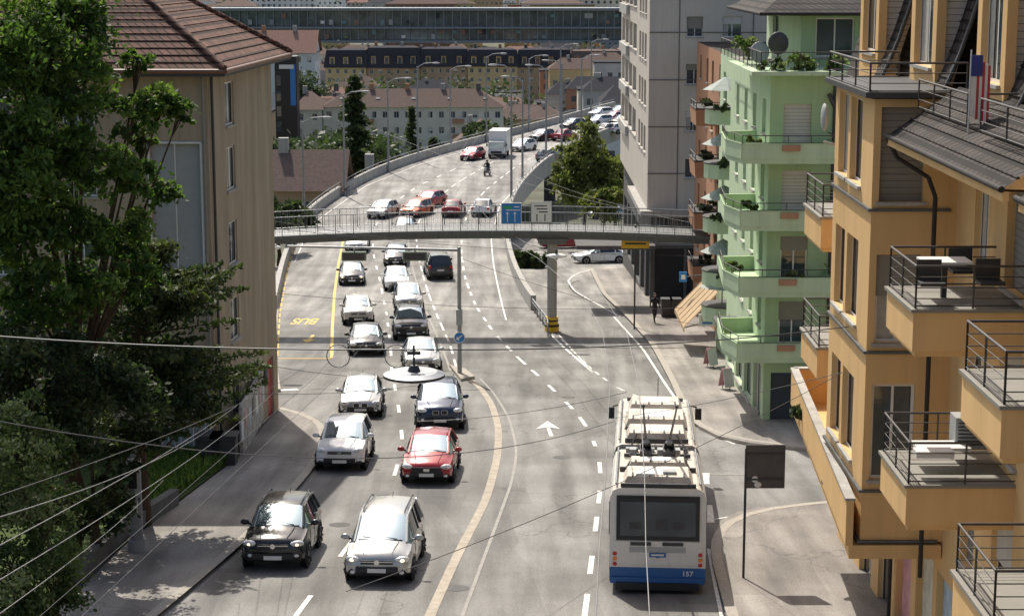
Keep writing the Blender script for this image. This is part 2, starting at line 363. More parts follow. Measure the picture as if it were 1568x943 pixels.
L_([(1088,800),(1083,760),(1078,715),(1090,712)],.25,M_line,(.5,.5)); L_([(1083,726),(1200,728)],.12,M_faint)
L_([(1095,795),(1130,781),(1200,774),(1285,769)],.1,M_line)
L_([(424,598),(520,592)],.5,M_line,(.45,.9)); L_([(424,632),(470,640),(486,660),(484,690)],.1,M_faint)
L_([(1110,968),(1092,880),(1085,840)],.1,M_line)
L_([(775,490),(765,450),(755,400),(752,365),(765,315),(815,262),(870,230)],.1,M_line)
L_([(452,400),(475,345),(560,285),(640,253),(740,223),(850,194)],.1,M_line)
A=R(843,668); 
def poly(pts,m,off=.013): mb.face([(x,y,rz(y)+off) for x,y in pts],m)
ax,ay=A.x,A.y
poly([(ax+.12,ay),(ax+.02,ay+1.9),(ax-.12,ay+1.9),(ax-.04,ay)],M_line); poly([(ax-.05,ay+3.6),(ax-.55,ay+1.7),(ax-.05,ay+2.1),(ax+.42,ay+1.7)][::-1],M_line)
B=R(471,523); bx,by=B.x,B.y
poly([(bx-.1,by+1),(bx+.1,by+1),(bx+.1,by+3),(bx-.1,by+3)],M_yel); poly([(bx,by-.6),(bx+.4,by+1),(bx-.4,by+1)],M_yel)
marks=mb.finish('road_markings')
cu=bpy.data.curves.new('bus_text','FONT'); cu.body='BUS'; cu.align_x='CENTER'; cu.size=1.0; cu.offset=.02
to=bpy.data.objects.new('tmp',cu); scene.collection.objects.link(to); bpy.context.view_layer.update()
me=bpy.data.meshes.new_from_object(to.evaluated_get(bpy.context.evaluated_depsgraph_get())); bpy.data.objects.remove(to)
C=R(471,488)
for v in me.vertices:
    x,y=-v.co.x*.9,-v.co.y*4.4; v.co=(C.x+x,C.y+y,rz(C.y+y)+.014)
me.materials.clear(); me.materials.append(M_yel); to=bpy.data.objects.new('bus_lettering',me); scene.collection.objects.link(to); to.parent=marks
mb=MB()
for (u,v) in [(520,803),(860,700),(590,760),(870,608),(700,900),(455,660)]:
    p=R(u,v); n=14; mb.face([(p.x+.33*math.cos(2*math.pi*i/n),p.y+.33*math.sin(2*math.pi*i/n),rz(p.y+.33*math.sin(2*math.pi*i/n))+.008) for i in range(n)],M_concd)
mb.finish('manhole_covers')
# ------------------------------------------------------------ cars
def paint(name,col,metal=.3): return mat(name,col,.28,metal,var=0,coat=.7)
PAINT={k:paint('paint_'+k,c,m) for k,c,m in [('black',(0.012,0.012,0.014),.1),('silver',(0.5,0.5,0.48),.5),('white',(0.86,0.85,0.82),0),('red',(0.36,0.01,0.018),.2),('blue',(0.02,0.035,0.075),.4),('grey',(0.2,0.21,0.21),.6),('orange',(0.75,0.15,0.03),.1),('dark',(0.035,0.038,0.042),.4),('beige',(0.62,0.59,0.53),.1)]}
ST={'hatch':[(0,.74,.34,.56,.58,.6),(.012,.88,.25,.64,.68,.72),(.05,.955,.2,.71,.77,.78),(.14,1,.19,.80,.87,.78),(.255,1,.18,.90,.98,.78),(.44,1,.18,.94,1.43,.70),(.60,1,.18,.95,1.48,.70),(.85,.99,.2,.98,1.41,.66),(.955,.96,.25,.95,1.0,.76),(.99,.93,.3,.78,.84,.74),(1.0,.85,.38,.6,.64,.7)],
'suv':[(0,.76,.34,.62,.66,.62),(.012,.9,.26,.72,.76,.74),(.045,.965,.22,.78,.84,.8),(.14,1,.21,.85,.9,.8),(.245,1,.2,.93,1.0,.8),(.40,1,.2,.96,1.44,.72),(.60,1,.2,.97,1.48,.72),(.9,.99,.22,.98,1.42,.68),(.965,.97,.27,.97,1.0,.78),(.99,.94,.3,.8,.86,.76),(1.0,.88,.36,.6,.64,.7)],
'sedan':[(0,.74,.34,.54,.57,.6),(.012,.88,.25,.62,.66,.72),(.05,.955,.2,.70,.76,.78),(.15,1,.19,.79,.86,.78),(.27,1,.18,.88,.96,.78),(.44,1,.18,.93,1.42,.68),(.58,1,.18,.94,1.48,.68),(.73,1,.18,.95,1.42,.66),(.87,.98,.2,.94,1.0,.76),(.97,.95,.26,.9,.96,.76),(1.0,.88,.34,.7,.74,.7)],
'mpv':[(0,.76,.32,.54,.57,.6),(.012,.9,.22,.62,.66,.72),(.05,.96,.18,.70,.76,.78),(.12,1,.17,.76,.84,.78),(.2,1,.16,.84,.93,.78),(.38,1,.16,.88,1.43,.71),(.60,1,.16,.88,1.48,.72),(.92,.99,.18,.9,1.43,.68),(.975,.97,.22,.9,.95,.78),(.992,.94,.3,.76,.8,.76),(1.0,.88,.36,.56,.6,.7)]}
def car(name,front,back,kind='hatch',col='silver',L=4.3,W=1.8,H=1.48,rails=False,rear=False,grille='plain',sporty=False,lit=False):
    m=MB(); P=PAINT[col]; hw=W/2; k=H/1.48; S=ST[kind]; rings=[]
    for (t,wf,zb,zs,zr,wr) in S:
        y=t*L; h=hw*wf; zb,zs,zr=zb*k,zs*k,zr*k; wr=wr*hw
        half=[(0,zb),(.85*h,zb),(.985*h,zb+.09),(h,zb+(zs-zb)*.55),(.985*h,zs-.09*k),(.93*h,zs),(max(wr,.0),zr-.05*k),(.84*wr,zr-.008),(0,zr+.025)]
        rings.append([(x,y,z) for x,z in half]+[(-x,y,z) for x,z in half[-2:0:-1]])
    n=len(rings[0]); vs=[]
    for i,r in enumerate(rings):
        for (x,y,z) in r:
            b=.10*(x/hw)**2*L/4.3
            vs.append((x,y+(b if i<4 else (0 if i<8 else -b*.6)),z))
    cowl=4; rf=5; rr=7; rg=8
    for i in range(len(rings)-1):
        for j in range(n):
            jj=(j+1)%n; mt=P
            if i==cowl and j in(5,6,7,8,9,10): mt=M_carglass
            elif i in(5,6) and j in(5,10): mt=M_carglassd
            elif i==rr and j in(5,6,7,8,9,10): mt=M_carglassd
            elif j in (0,n-1): mt=M_black
            elif j in(1,n-2): mt=M_black
            m.add([vs[i*n+j],vs[i*n+jj],vs[(i+1)*n+jj],vs[(i+1)*n+j]],[(0,1,2,3)],mt,True)
    m.add([vs[j] for j in range(n)],[tuple(range(n))],P,True); m.add([vs[(len(rings)-1)*n+j] for j in range(n)],[tuple(reversed(range(n)))],P,True)
    def V(i,j): return Vector(vs[i*n+j])
    for j in(6,10):
        m.cyl(V(cowl,j),V(rf,j),.04,P,n=6); m.cyl(V(rf,j),V(6,j),.035,P,n=6); m.cyl(V(6,j),V(rr,j),.035,P,n=6); m.cyl(V(rr,j),V(rg,j),.055,P,n=6)
    for j in (6,10):
        jb=5 if j==6 else 11
        for f in(.0,.55):
            a=V(6,j).lerp(V(rr,j),f); b=V(6,jb).lerp(V(rr,jb),f); m.cyl(a,b,.035,M_black,n=5)
        m.cyl(V(rr,j),V(rr,jb),.05,P,n=5); m.cyl(V(rf,jb),V(rf,j),.02,P,n=5)
    c0,c1=V(cowl,7),V(rf,7); 
    m.cyl(c0+Vector((0,.0,.01)),Vector((-c0.x,c0.y,c0.z+.01)),.022,M_black,n=5)
    m.box((0,(c1.y+.06),c1.z-.05),(.16,.05,.07),M_black)
    r=.315*(1.12 if kind=='suv' else 1)
    for y in(.185*L,.80*L):
        for s in(-1,1):
            m.cyl((s*(hw-.05),y,r),(s*(hw+.006),y,r),r+.07,M_black,n=20)
            m.cyl((s*(hw-.22),y,r),(s*(hw+.02),y,r),r,M_rubber,n=20)
            m.cyl((s*(hw),y,r),(s*(hw+.028),y,r),r*.66,M_rim,n=14)
            m.cyl((s*(hw),y,r),(s*(hw+.036),y,r),r*.2,M_black,n=8)
            for q in range(5):
                a=q*2*math.pi/5+.3; m.cyl((s*(hw+.03),y,r),(s*(hw+.03),y+r*.6*math.cos(a+.63),r+r*.6*math.sin(a+.63)),.03,M_black,r1=.055,n=4)
    for s in(-1,1):
        my=S[cowl][0]*L+.38; mz=S[cowl][3]*k+.1
        m.ell((s*(hw+.1),my,mz),(.13,.07,.085),P); m.cyl((s*(hw-.08),my,mz-.06),(s*(hw+.06),my,mz-.03),.03,M_black,n=5)
    z1=S[1][3]*k; fh=z1-.05
    m.box((0,-.012,(S[0][2]+.05)*k+.02),(hw*1.25,.06,.14),M_black); 
    if grille=='kidney':
        for s in(-1,1): m.box((s*.17,.0,fh-.02),(.25,.06,.17),M_chrome); m.box((s*.17,-.012,fh-.02),(.22,.06,.145),M_black)
    elif grille=='wide': m.box((0,-.005,fh-.05),(hw*1.1,.05,.18),M_black); m.box((0,-.02,fh-.05),(.2,.05,.1),M_chrome)
    else: m.box((0,.0,fh-.015),(hw*.95,.05,.1),M_black); m.box((0,-.012,fh-.0),(hw*.95,.05,.018),M_chrome); m.cyl((0,.0,fh-.01),(0,-.045,fh-.01),.07,M_chrome,n=12)
    for s in(-1,1):
        Rm=Matrix.Rotation(s*.42,3,'Z')@Matrix.Rotation(-.45,3,'X')
        m.ell((s*hw*.74,.115*L/4.3,z1+.0),(.2,.1,.09),M_lamp,Rm); m.ell((s*hw*.74,.05,z1-.005),(.075,.05,.055),M_lit if lit else M_chrome,Rm)
        m.ell((s*hw*.72,.06,z1-.31*k),(.075,.05,.05),M_lamp if not sporty else M_black,Rm)
        m.cyl((s*hw*.42,.2,S[2][4]*k+.02),(s*hw*.55,S[cowl][0]*L-.05,S[cowl][4]*k+.0),.012,P,n=4)
    m.box((0,-.05,.37*k),(.5,.02,.11),M_white)
    m.cyl((hw*.5,S[cowl][0]*L+.03,S[cowl][4]*k+.035),(-.05,S[cowl][0]*L+.1,S[cowl][4]*k+.08),.007,M_black,n=4)
    m.cyl((-.1,S[cowl][0]*L+.03,S[cowl][4]*k+.035),(-hw*.55,S[cowl][0]*L+.1,S[cowl][4]*k+.08),.007,M_black,n=4)
    for s in(-1,1):
        for t in(.30,.52,.73): m.box((s*(hw+.0),t*L,.6*k),(.012,.012,.55*k),M_black)
        for t in(.47,.69): m.box((s*(hw+.012),t*L,.78*k),(.02,.14,.025),M_black)
        m.ell((s*hw*.82,L*.985,.78*k),(.12,.07,.13),M_red)
    m.box((0,L*1.0+.0,.6*k),(.5,.03,.11),M_white); m.box((0,L*.995,.36*k),(hw*1.5,.05,.14),M_black)
    if rails:
        for s in(-1,1): m.tube([(s*hw*.62,S[5][0]*L+.1,1.46*k),(s*hw*.64,S[5][0]*L+.3,1.53*k),(s*hw*.64,S[7][0]*L-.3,1.53*k),(s*hw*.62,S[7][0]*L,1.45*k)],.02,M_dark,n=5)
    m.cyl((0,S[7][0]*L-.25,S[7][4]*k),(0,S[7][0]*L+.0,S[7][4]*k+.14),.008,M_black,n=4)
    bk=Vector(back); bk.z=0; bk.normalize()
    if rear: loc=Vector(front)+bk*L; bk=-bk
    else: loc=Vector(front)
    f=lambda p:Vector((p.x,p.y,ZF(p.y)))
    a=f(loc); b=f(loc+bk*L); Y=(b-a).normalized(); X=Y.cross(Vector((0,0,1))).normalized(); Z=X.cross(Y)
    M4=Matrix(((X.x,Y.x,Z.x,a.x),(X.y,Y.y,Z.y,a.y),(X.z,Y.z,Z.z,a.z+.02),(0,0,0,1)))
    ob=m.finish(name,matrix=M4)
    bm=bmesh.new(); bm.from_mesh(ob.data); bmesh.ops.remove_doubles(bm,verts=bm.verts,dist=.0005); bmesh.ops.recalc_face_normals(bm,faces=bm.faces)
    for e in bm.edges:
        if len(e.link_faces)==2 and e.calc_face_angle(0)>math.radians(38): e.smooth=False
    bm.to_mesh(ob.data); bm.free()
    return ob
ZF=rz
def along(pix,fn=R): return [fn(*p) for p in pix]
laneA=along([(380,950),(418,874),(520,724),(552,640),(561,545),(549,499),(539,438),(546,390),(573,337)])
laneB=along([(540,980),(577,893),(653,742),(674,659),(652,575),(630,522),(627,475),(608,447),(606,409),(617,365),(660,315)])
def tang(lane,p):
    i=min(range(len(lane)),key=lambda k:abs(lane[k].y-p.y)); a=lane[max(i-1,0)]; b=lane[min(i+1,len(lane)-1)]; return (b-a)
for nm,u,v,lane,kw in [
 ('black_suv',418,876,laneA,dict(kind='suv',col='black',L=4.0,W=1.8,H=1.6,rails=True,lit=True)),
 ('silver_minivan',577,897,laneB,dict(kind='mpv',col='silver',L=4.4,W=1.84,H=1.66,rails=True,lit=True)),
 ('white_crossover',520,724,laneA,dict(kind='suv',col='white',L=4.15,W=1.78,H=1.58)),
 ('red_hatchback',653,744,laneB,dict(kind='hatch',col='red',L=4.25,W=1.8,H=1.47,grille='wide')),
 ('grey_hatchback',552,641,laneA,dict(kind='hatch',col='silver',L=4.25,W=1.75,H=1.43,grille='kidney')),
 ('dark_blue_suv',674,661,laneB,dict(kind='suv',col='blue',L=4.6,W=1.92,H=1.7,grille='kidney',rails=True)),
 ('silver_car',648,572,laneB,dict(kind='sedan',col='silver')),
 ('black_car',561,546,laneA,dict(kind='sedan',col='black',W=1.82)),
 ('dark_suv',630,523,laneB,dict(kind='suv',col='dark',L=4.6,W=1.9,H=1.72,rails=True)),
 ('white_car',549,499,laneA,dict(kind='suv',col='beige',H=1.56)),
 ('grey_car',627,477,laneB,dict(kind='mpv',col='silver',H=1.6)),
 ('white_car',609,447,laneB,dict(kind='hatch',col='white')),
 ('black_car',539,438,laneA,dict(kind='sedan',col='black',lit=True)),
 ('dark_car',606,409,laneB,dict(kind='hatch',col='dark',lit=True)),
 ('silver_car',546,388,laneA,dict(kind='hatch',col='silver')),
 ('dark_car',617,364,laneB,dict(kind='sedan',col='black'))]:
    p=R(u,v); car(nm,p,tang(lane,p),**kw)
p=R(675,430); car('dark_van',p,Vector((-.12,1,0)),kind='mpv',col='dark',L=4.6,W=1.86,H=1.85,rear=True)
for nm,u,v,bk,c,kd,rr_ in [('white_car',573,336,(.35,1,0),'beige','hatch',0),('orange_car',624,334,(.4,1,0),'orange','mpv',0),('red_car',641,320,(.5,1,0),'red','hatch',0),('red_car',690,334,(.1,1,0),'red','sedan',1),('white_car',735,333,(.15,1,0),'white','sedan',1),
  ('red_car',713,247,(.4,1,0),'red','hatch',0),('white_car',788,233,(.6,1,0),'white','hatch',0),('dark_car',816,217,(.7,1,0),'dark','hatch',0),('red_car',851,217,(.75,1,0),'red','sedan',1),('grey_car',829,249,(.5,1,0),'grey','hatch',1),('dark_car',862,199,(.9,1,0),'dark','hatch',0),
  ('white_car',903,193,(1,1,0),'white','suv',0),('red_car',925,188,(1,1,0),'red','hatch',0),('silver_car',915,207,(1,1,0),'silver','sedan',1),('white_car',932,206,(1,1,0),'white','hatch',1),('dark_car',938,193,(1,1,0),'dark','hatch',0),('white_car',905,181,(1,1,0),'white','suv',0),('grey_car',935,178,(1,1,0),'grey','hatch',0)]:
    car(nm,R(u,v),bk,kind=kd,col=c,rear=bool(rr_))
ZF=tz
car('parked_white_car',G(878,403),Vector((1,.25,0)),kind='sedan',col='white',L=4.6)
car('parked_red_car',G(826,380),Vector((1,.2,0)),kind='sedan',col='red',L=4.5)
car('parked_grey_car',G(900,335),Vector((1,.1,0)),kind='hatch',col='silver')
ZF=rz
m=MB(); m.box((0,.55,1.25),(1.95,1.2,1.5),M_white,tp=.93); m.box((0,3.2,1.95),(2.15,4.0,2.5),M_white); m.box((0,-.02,1.5),(1.6,.1,.6),M_carglass); m.box((0,-.08,.75),(1.3,.08,.25),M_black); m.box((0,.0,.42),(1.95,.3,.25),M_black)
for s in(-1,1):
    m.ell((s*.75,-.03,.75),(.17,.08,.12),M_lamp); m.ell((s*1.15,.25,1.6),(.1,.07,.2),M_black)
    for y in(.8,4): m.cyl((s*.75,y,.38),(s*1.0,y,.38),.38,M_rubber,n=14)
    m.box((s*.97,.6,1.6),(.05,.7,.5),M_carglassd)
m.box((0,2.8,.6),(1.7,5,.2),M_dark)
m.finish('delivery_truck',matrix=Matrix.Translation(R(760,243))@Matrix.Rotation(-.12,4,'Z'))
# ------------------------------------------------------------ trolleybus
m=MB(); W=2.55
M_busw=mat('bus_white',(0.74,0.72,0.66),.4,var=.08,scale=1.5,coat=.3,dirt=.25); M_busr=mat('bus_roof',(0.57,0.52,0.44),.7,var=.3,scale=1.6,dirt=.4)
def bodybox(y0,y1,m=m):
    L=y1-y0; c=(y0+y1)/2
    prof=[(-1.275,.72),(-1.275,2.75),(-1.2,2.95),(-1.05,3.03),(1.05,3.03),(1.2,2.95),(1.275,2.75),(1.275,.72)]
    for i in range(len(prof)-1):
        a,b=prof[i],prof[i+1]; mt=M_busw if not(2<=i<=4) else M_busr
        m.face([(a[0],y0,a[1]),(a[0],y1,a[1]),(b[0],y1,b[1]),(b[0],y0,b[1])],mt)
    for y in(y0,y1): m.face([(x,y,z) for x,z in prof],M_busw)
    m.box((0,c,.51),(W-.01,L,.42),M_blue)
    for s in(-1,1):
        m.box((s*1.276,c,2.1),(.03,L-.5,.95),M_carglassd)
        k=int(L/1.4)
        for i in range(k+1): m.box((s*1.285,y0+.3+(L-.6)*i/k,2.1),(.03,.07,.97),M_black)
bodybox(0,6.6); bodybox(7.6,18)
for i in range(9):
    y=6.6+i*.111; w=1.2 if i%2 else 1.12; m.box((0,y+.055,1.7),(w*2,.1,2.5),M_rubber)
m.box((0,-.02,2.17),(2.2,.05,1.3),M_black); m.box((0,-.045,2.15),(2.0,.02,1.0),M_carglassd); m.box((0,-.05,2.72),(1.8,.03,.11),M_black)
for x,h in((-.6,.2),(.1,.3),(.55,.22)): m.box((x,-.058,1.85+h/2),(.3,.006,h),M_dark)
m.box((0,-.02,1.15),(2.3,.03,.68),M_busw)
for x in(-.45,.4): m.box((x,-.05,1.42),(.55,.03,.1),M_dark)
for i in range(5): m.box((0,-.045,1.32-.035*i),(1.5,.015,.012),M_grey)
m.cyl((0,-.03,1.1),(0,-.05,1.1),.09,M_blue,n=16); m.box((0,-.045,1.1),(.44,.02,.13),M_blue); m.box((0,-.055,1.1),(.34,.012,.05),M_white)
m.box((0,-.04,.87),(.52,.02,.11),M_white)
for s in(-1,1):
    for i,c in enumerate([M_red,M_amb,M_red,M_white]): m.cyl((s*1.13,-.01,.82+.15*i),(s*1.13,-.05,.82+.15*i),.06,c,n=12)
    m.box((s*1.15,-.03,.38),(.2,.02,.08),M_red)
m.box((0,-.05,.35),(2.5,.08,.18),M_blue)
m.box((0,.3,.2),(2.2,1.0,.2),M_black)
def fair(c,s): 
    m.box(c,s,M_busr,tp=.86)
    m.box((c[0],c[1],c[2]+s[2]/2+.006),(s[0]*.5,s[1]*.6,.02),M_white)
    for i in range(4): m.box((c[0]+(-.36+.24*i)*s[0],c[1]-s[1]*.3,c[2]+s[2]/2+.01),(.05,s[1]*.25,.025),M_dark)
fair((0,1.3,3.16),(1.9,2.0,.28)); m.box((0,.15,3.1),(2.0,.12,.1),M_dark); m.box((-.35,.7,3.33),(.5,.4,.08),M_white); m.box((.3,1.0,3.34),(.35,.5,.1),M_grey)
m.box((0,2.7,3.1),(2.1,.12,.14),M_dark)
fair((0,3.6,3.14),(1.7,1.2,.24)); fair((0,9.0,3.18),(1.9,2.2,.32)); fair((0,12.0,3.2),(2.0,2.8,.36)); fair((-.0,15.6,3.18),(1.8,2.4,.3))
for s in(-1,1):
    m.cyl((s*1.12,.2,3.12),(s*1.12,6.4,3.12),.03,M_steel,n=5); m.cyl((s*1.12,8,3.12),(s*1.12,17.5,3.12),.03,M_steel,n=5)
    for y in(.8,2.2,4.4,5.8,9,11,14,16.5): m.box((s*1.12,y,3.07),(.05,.05,.12),M_dark)
for y in(10.4,13.7,5.0,17.2,7.9): m.box((0,y,3.12),(1.9,.1,.12),M_dark)
for y in(2.4,10.7,14.1): m.box((.4,y,3.1),(.8,.25,.18),M_grey); 
for x in(-.7,-.35,.1,.55): m.box((x,5.0,3.25),(.2,.5,.2),M_grey)
for i in range(8): m.box((-.85+.24*i,6.2,3.1),(.12,.3,.12),random.choice([M_dark,M_grey,M_steel]))
m.tube([(-.9,2.6,3.12),(-.7,4,3.2),(-.8,6,3.15),(-.6,8,3.3)],.03,M_rubber); m.tube([(.9,2.6,3.12),(.75,4,3.2),(.85,6,3.15),(.6,8,3.3)],.03,M_rubber)
for s in(-1,1):
    x=s*.33; m.box((x,4.7,3.28),(.34,1.3,.28),M_dark); m.cyl((x,5.6,3.2),(x,4.0,3.75),.07,M_steel,n=8); m.cyl((x-.12,5.3,3.2),(x-.1,4.2,3.6),.04,M_rubber,n=6); m.cyl((x+.12,5.3,3.2),(x+.1,4.2,3.6),.04,M_rubber,n=6)
    m.cyl((x,5.1,3.5),(x*1.3,-1.2,5.55),.045,M_dark,r1=.022,n=8); m.ell((x*1.3,-1.2,5.6),(.04,.12,.06),M_dark)
    m.ell((x,4.9,3.5),(.14,.25,.14),M_dark)
    for y in(1.9,9.6,15.9):
        m.cyl((s*1.02,y,.48),(s*1.29,y,.48),.48,M_rubber,n=18); m.cyl((s*1.2,y,.48),(s*1.3,y,.48),.28,M_rim,n=12)
    m.box((s*1.5,17.9,2.5),(.22,.2,.42),M_black); m.cyl((s*1.25,17.9,2.8),(s*1.45,17.9,2.75),.03,M_black)
m.tube([(.1,17.3,3.2),(.1,17.3,3.9)],.015,M_dark)
p=R(1006,907); q=R(1006,907)+Vector((1.25,18,0)); q.z=rz(q.y)
Y=(q-p).normalized(); X=Y.cross(Vector((0,0,1))).normalized(); Z=X.cross(Y)
busM=Matrix(((X.x,Y.x,Z.x,p.x),(X.y,Y.y,Z.y,p.y),(X.z,Y.z,Z.z,p.z+.02),(0,0,0,1)))@Matrix.Diagonal((1.0,.86,.92,1))
bus=m.finish('articulated_trolleybus',matrix=busM)
cu=bpy.data.curves.new('num','FONT'); cu.body='157'; cu.size=.2; cu.align_x='CENTER'; cu.offset=.004
to=bpy.data.objects.new('tmp',cu); scene.collection.objects.link(to); bpy.context.view_layer.update()
me=bpy.data.meshes.new_from_object(to.evaluated_get(bpy.context.evaluated_depsgraph_get())); bpy.data.objects.remove(to); me.materials.clear(); me.materials.append(M_white)
for v in me.vertices: v.co=(v.co.x+.8,-.06,v.co.y+.5)
to=bpy.data.objects.new('fleet_number',me); scene.collection.objects.link(to); to.parent=bus
# ------------------------------------------------------------ left building
m=MB()
N_=(-10.75,66.7); FC=(-9.85,77.4); LW=(-27,67.6); BL=(-26.5,78.2); zb=27.0; ze=43.0
ops=[(2.6,4.0,z,z+1.6,k) for z,k in((29.9,'win'),(32.9,'win'),(35.8,'win'),(38.6,'win'),(41.0,'win'))]+[(8.7,9.9,28.35,30.9,mat('red_door',(0.4,0.03,0.03),.5)),(5.6,7.6,28.5,30.9,M_grey)]
facade(m,N_,FC,zb,ze,ops,M_brown,frame=M_white,depth=.1)
Wf=16.3
o2=[(Wf-2.15,Wf-.35,36.1,40.6,M_grey),(Wf-2.4,Wf-.2,29.2,32.5,M_grey)]+[(x,x+1.2,z,z+1.5,'win') for x in(2,5,8,11) for z in(30,32.9,35.8,38.7,41.1)]
facade(m,LW,N_,zb,ze,o2,M_brown)
m.face([(*FC,zb),(*BL,zb),(*BL,ze),(*FC,ze)],M_brown)
dl=Vector((N_[0]-LW[0],N_[1]-LW[1],0)).normalized()
for a,b in(((Wf-2.2,36.05),(Wf-2.2,40.65)),((Wf-.3,36.05),(Wf-.3,40.65)),((Wf-2.2,40.65),(Wf-.3,40.65)),((Wf-1.25,36.05),(Wf-1.25,40.6))):
    A=Vector((*LW,0))+dl*a[0]+Vector((0,-.04,a[1])); B_=Vector((*LW,0))+dl*b[0]+Vector((0,-.04,b[1])); m.cyl(A,B_,.05 if a[0]!=Wf-1.25 else .02,M_white,n=4)
for i in range(9):
    A=Vector((*LW,0))+dl*(Wf-2.3+.23*i)+Vector((0,.12,29.2)); m.cyl(A,A+Vector((0,0,3.3)),.02,M_white,n=4)
ov=.75; e=[(-28,66.7-ov),(N_[0]+ov,66.7-ov),(FC[0]+ov,77.4+ov),(-28,78.4+ov)]; rd=[(-22,72.2,47.3),(-15.6,72.1,47.3)]
m.face([(*e[0],ze+.25),(*e[1],ze+.25),rd[1],rd[0]],M_tile); m.face([(*e[1],ze+.25),(*e[2],ze+.25),rd[1]],M_tile); m.face([(*e[2],ze+.25),(*e[3],ze+.25),rd[0],rd[1]],M_tile)
for k in range(1,17):
    t=k/17; 
    a=Vector((*e[0],ze+.25)).lerp(Vector(rd[0]),t); b=Vector((*e[1],ze+.25)).lerp(Vector(rd[1]),t); c_=Vector((*e[2],ze+.25)).lerp(Vector(rd[1]),t)
    m.cyl(a,b,.032,M_tile,n=5); m.cyl(b,c_,.032,M_tile,n=5)
m.face([(*e[0],ze+.02),(*e[3],ze+.02),(*e[2],ze+.02),(*e[1],ze+.02)],mat('eave_wood',(.2,.13,.09),.8))
gut=mat('copper_gutter',(.2,.1,.06),.5)
for a,b in((0,1),(1,2),(2,3)): 
    m.face([(*e[a],ze+.02),(*e[b],ze+.02),(*e[b],ze+.25),(*e[a],ze+.25)],M_dark); m.cyl((*e[a],ze+.2),(*e[b],ze+.2),.09,gut,n=8)
m.tube([(e[1][0],e[1][1],ze+.32),rd[1]],.12,M_tile,n=6); m.tube([(e[2][0],e[2][1],ze+.32),rd[1]],.12,M_tile,n=6)
m.cyl((N_[0]+.12,N_[1]+.25,28.5),(N_[0]+.12,N_[1]+.25,ze),.055,M_dark,n=6)
m.cyl((N_[0]-.15,N_[1]-.1,28.5),(N_[0]-.15,N_[1]-.1,ze),.05,M_shut,n=6)
m.box((-20,71,47.5),(1.2,.8,2.4),M_concd)
c=Vector((-9.7,72.5,30.9)); m.ell(c,(.08,.42,.42),M_dark); m.cyl(c,(c.x-.5,c.y,c.z-.1),.03,M_dark)
m.finish('brown_apartment_house',origin=(-15,72,27))
# ------------------------------------------------------------ orange building
m=MB(); WN=(8.75,16.0); WF=(9.7,54.0)
dW=(Vector(WF)-Vector(WN)).normalized(); Lw=(Vector(WF)-Vector(WN)).length
def wx(y): return WN[0]+(y-WN[1])*(WF[0]-WN[0])/(WF[1]-WN[1])
zt=43.7
ops=[]
def S(y): return (54.0-y)*Lw/38.0
for y,w in((50,1.2),(46.5,1.5),(36.9,1.2),(34.0,1.6),(31.2,1.1),(27.0,1.6),(24,1.2),(21,1.3)):
    for z in(34.7,37.8,40.9): ops.append((S(y+w/2),S(y-w/2),z+.1,z+2.2,random.choice(['win','half','shut','half'])))
poster=[mat('poster_pink',(.6,.3,.32),.5,var=.4,scale=2),mat('poster_pale',(.6,.6,.5),.5,var=.3,scale=3),mat('poster_blue',(.45,.6,.7),.5,var=.3,scale=2)]
for i,y in enumerate((52,49,46,43.5,41,38.7,36,33,30)):
    ops.append((S(y+.95),S(y-.95),31.0+.0766*(40-y)-.6,33.9,poster[i%3] if i in(5,6,4,3) else 'win'))
facade(m,WF,WN,28.5,zt,ops,M_orange,frame=M_white)
m.face([(*WF,29),(16,54.5,29),(16,54.5,zt),(*WF,zt)][::-1],M_orange)
def boxwalls(x0,x1,y0,y1,z0,z1,opsS,opsF,opsB=()):
    facade(m,(x0,y1),(x0,y0),z0,z1,opsS,M_orange,frame=M_white); facade(m,(x0,y0),(x1,y0),z0,z1,opsF,M_orange,frame=M_white)
    facade(m,(x1,y1),(x0,y1),z0,z1,list(opsB),M_orange)
    m.face([(x0,y0,z0),(x0,y1,z0),(x1,y1,z0),(x1,y0,z0)],M_orange); m.face([(x0,y0,z1),(x1,y0,z1),(x1,y1,z1),(x0,y1,z1)],M_orange)
fl=[34.6,35.75,38.8,41.85,44.2]
oS=[];oF=[]
for z in(35.8,38.85,41.9):
    oS+= [(.5,1.7,z+.3,z+2.15,'win'),(2.0,3.4,z+.3,z+2.15,'win')]; oF+=[(.15,1.08,z+.12,z+2.1,'shut')]
oF[0]=(.15,1.08,36.0,38.1,'win'); oF[1]=(.15,1.08,39.0,40.9,'half'); 
boxwalls(7.55,9.4,39.3,44.0,34.6,44.2,oS,oF)
for z in fl[1:]+[34.62]:
    m.box((8.35,41.65,z),(1.74,4.82,.06),M_dark if z>44 else M_concd)
railing(m,[(9.4,39.1),(7.4,39.1),(7.4,44.1),(9,44.1)],44.3,.62,M_rail,horiz=2,bars=False,r=.016); m.box((8.4,41.6,44.27),(2.2,5.2,.12),M_dark)
def balc(x0,y0,y1,zf,xw=9.3,par=.72):
    m.box(((x0+xw)/2,(y0+y1)/2,zf-par/2+.05),(xw-x0,y1-y0,par),M_orange)
    m.box(((x0+xw)/2,(y0+y1)/2,zf-par+.02),(xw-x0-.12,y1-y0-.12,.14),M_orange)
    m.box(((x0+xw)/2,(y0+y1)/2,zf+.08),(xw-x0+.1,y1-y0+.1,.06),M_shut)
    railing(m,[(xw,y0+.04),(x0+.04,y0+.04),(x0+.04,y1-.04),(xw,y1-.04)],zf+.1,.78,M_rail,horiz=3,bars=False,r=.015,post=.85)
for z in(37.5,40.75):
    balc(7.2,33.2,35.6,z); balc(7.0,26.2,28.6,z-.1); balc(7.55,45.6,48.2,z)
balc(7.0,26.2,28.6,34.3); balc(7.0,20,22.5,37.6)
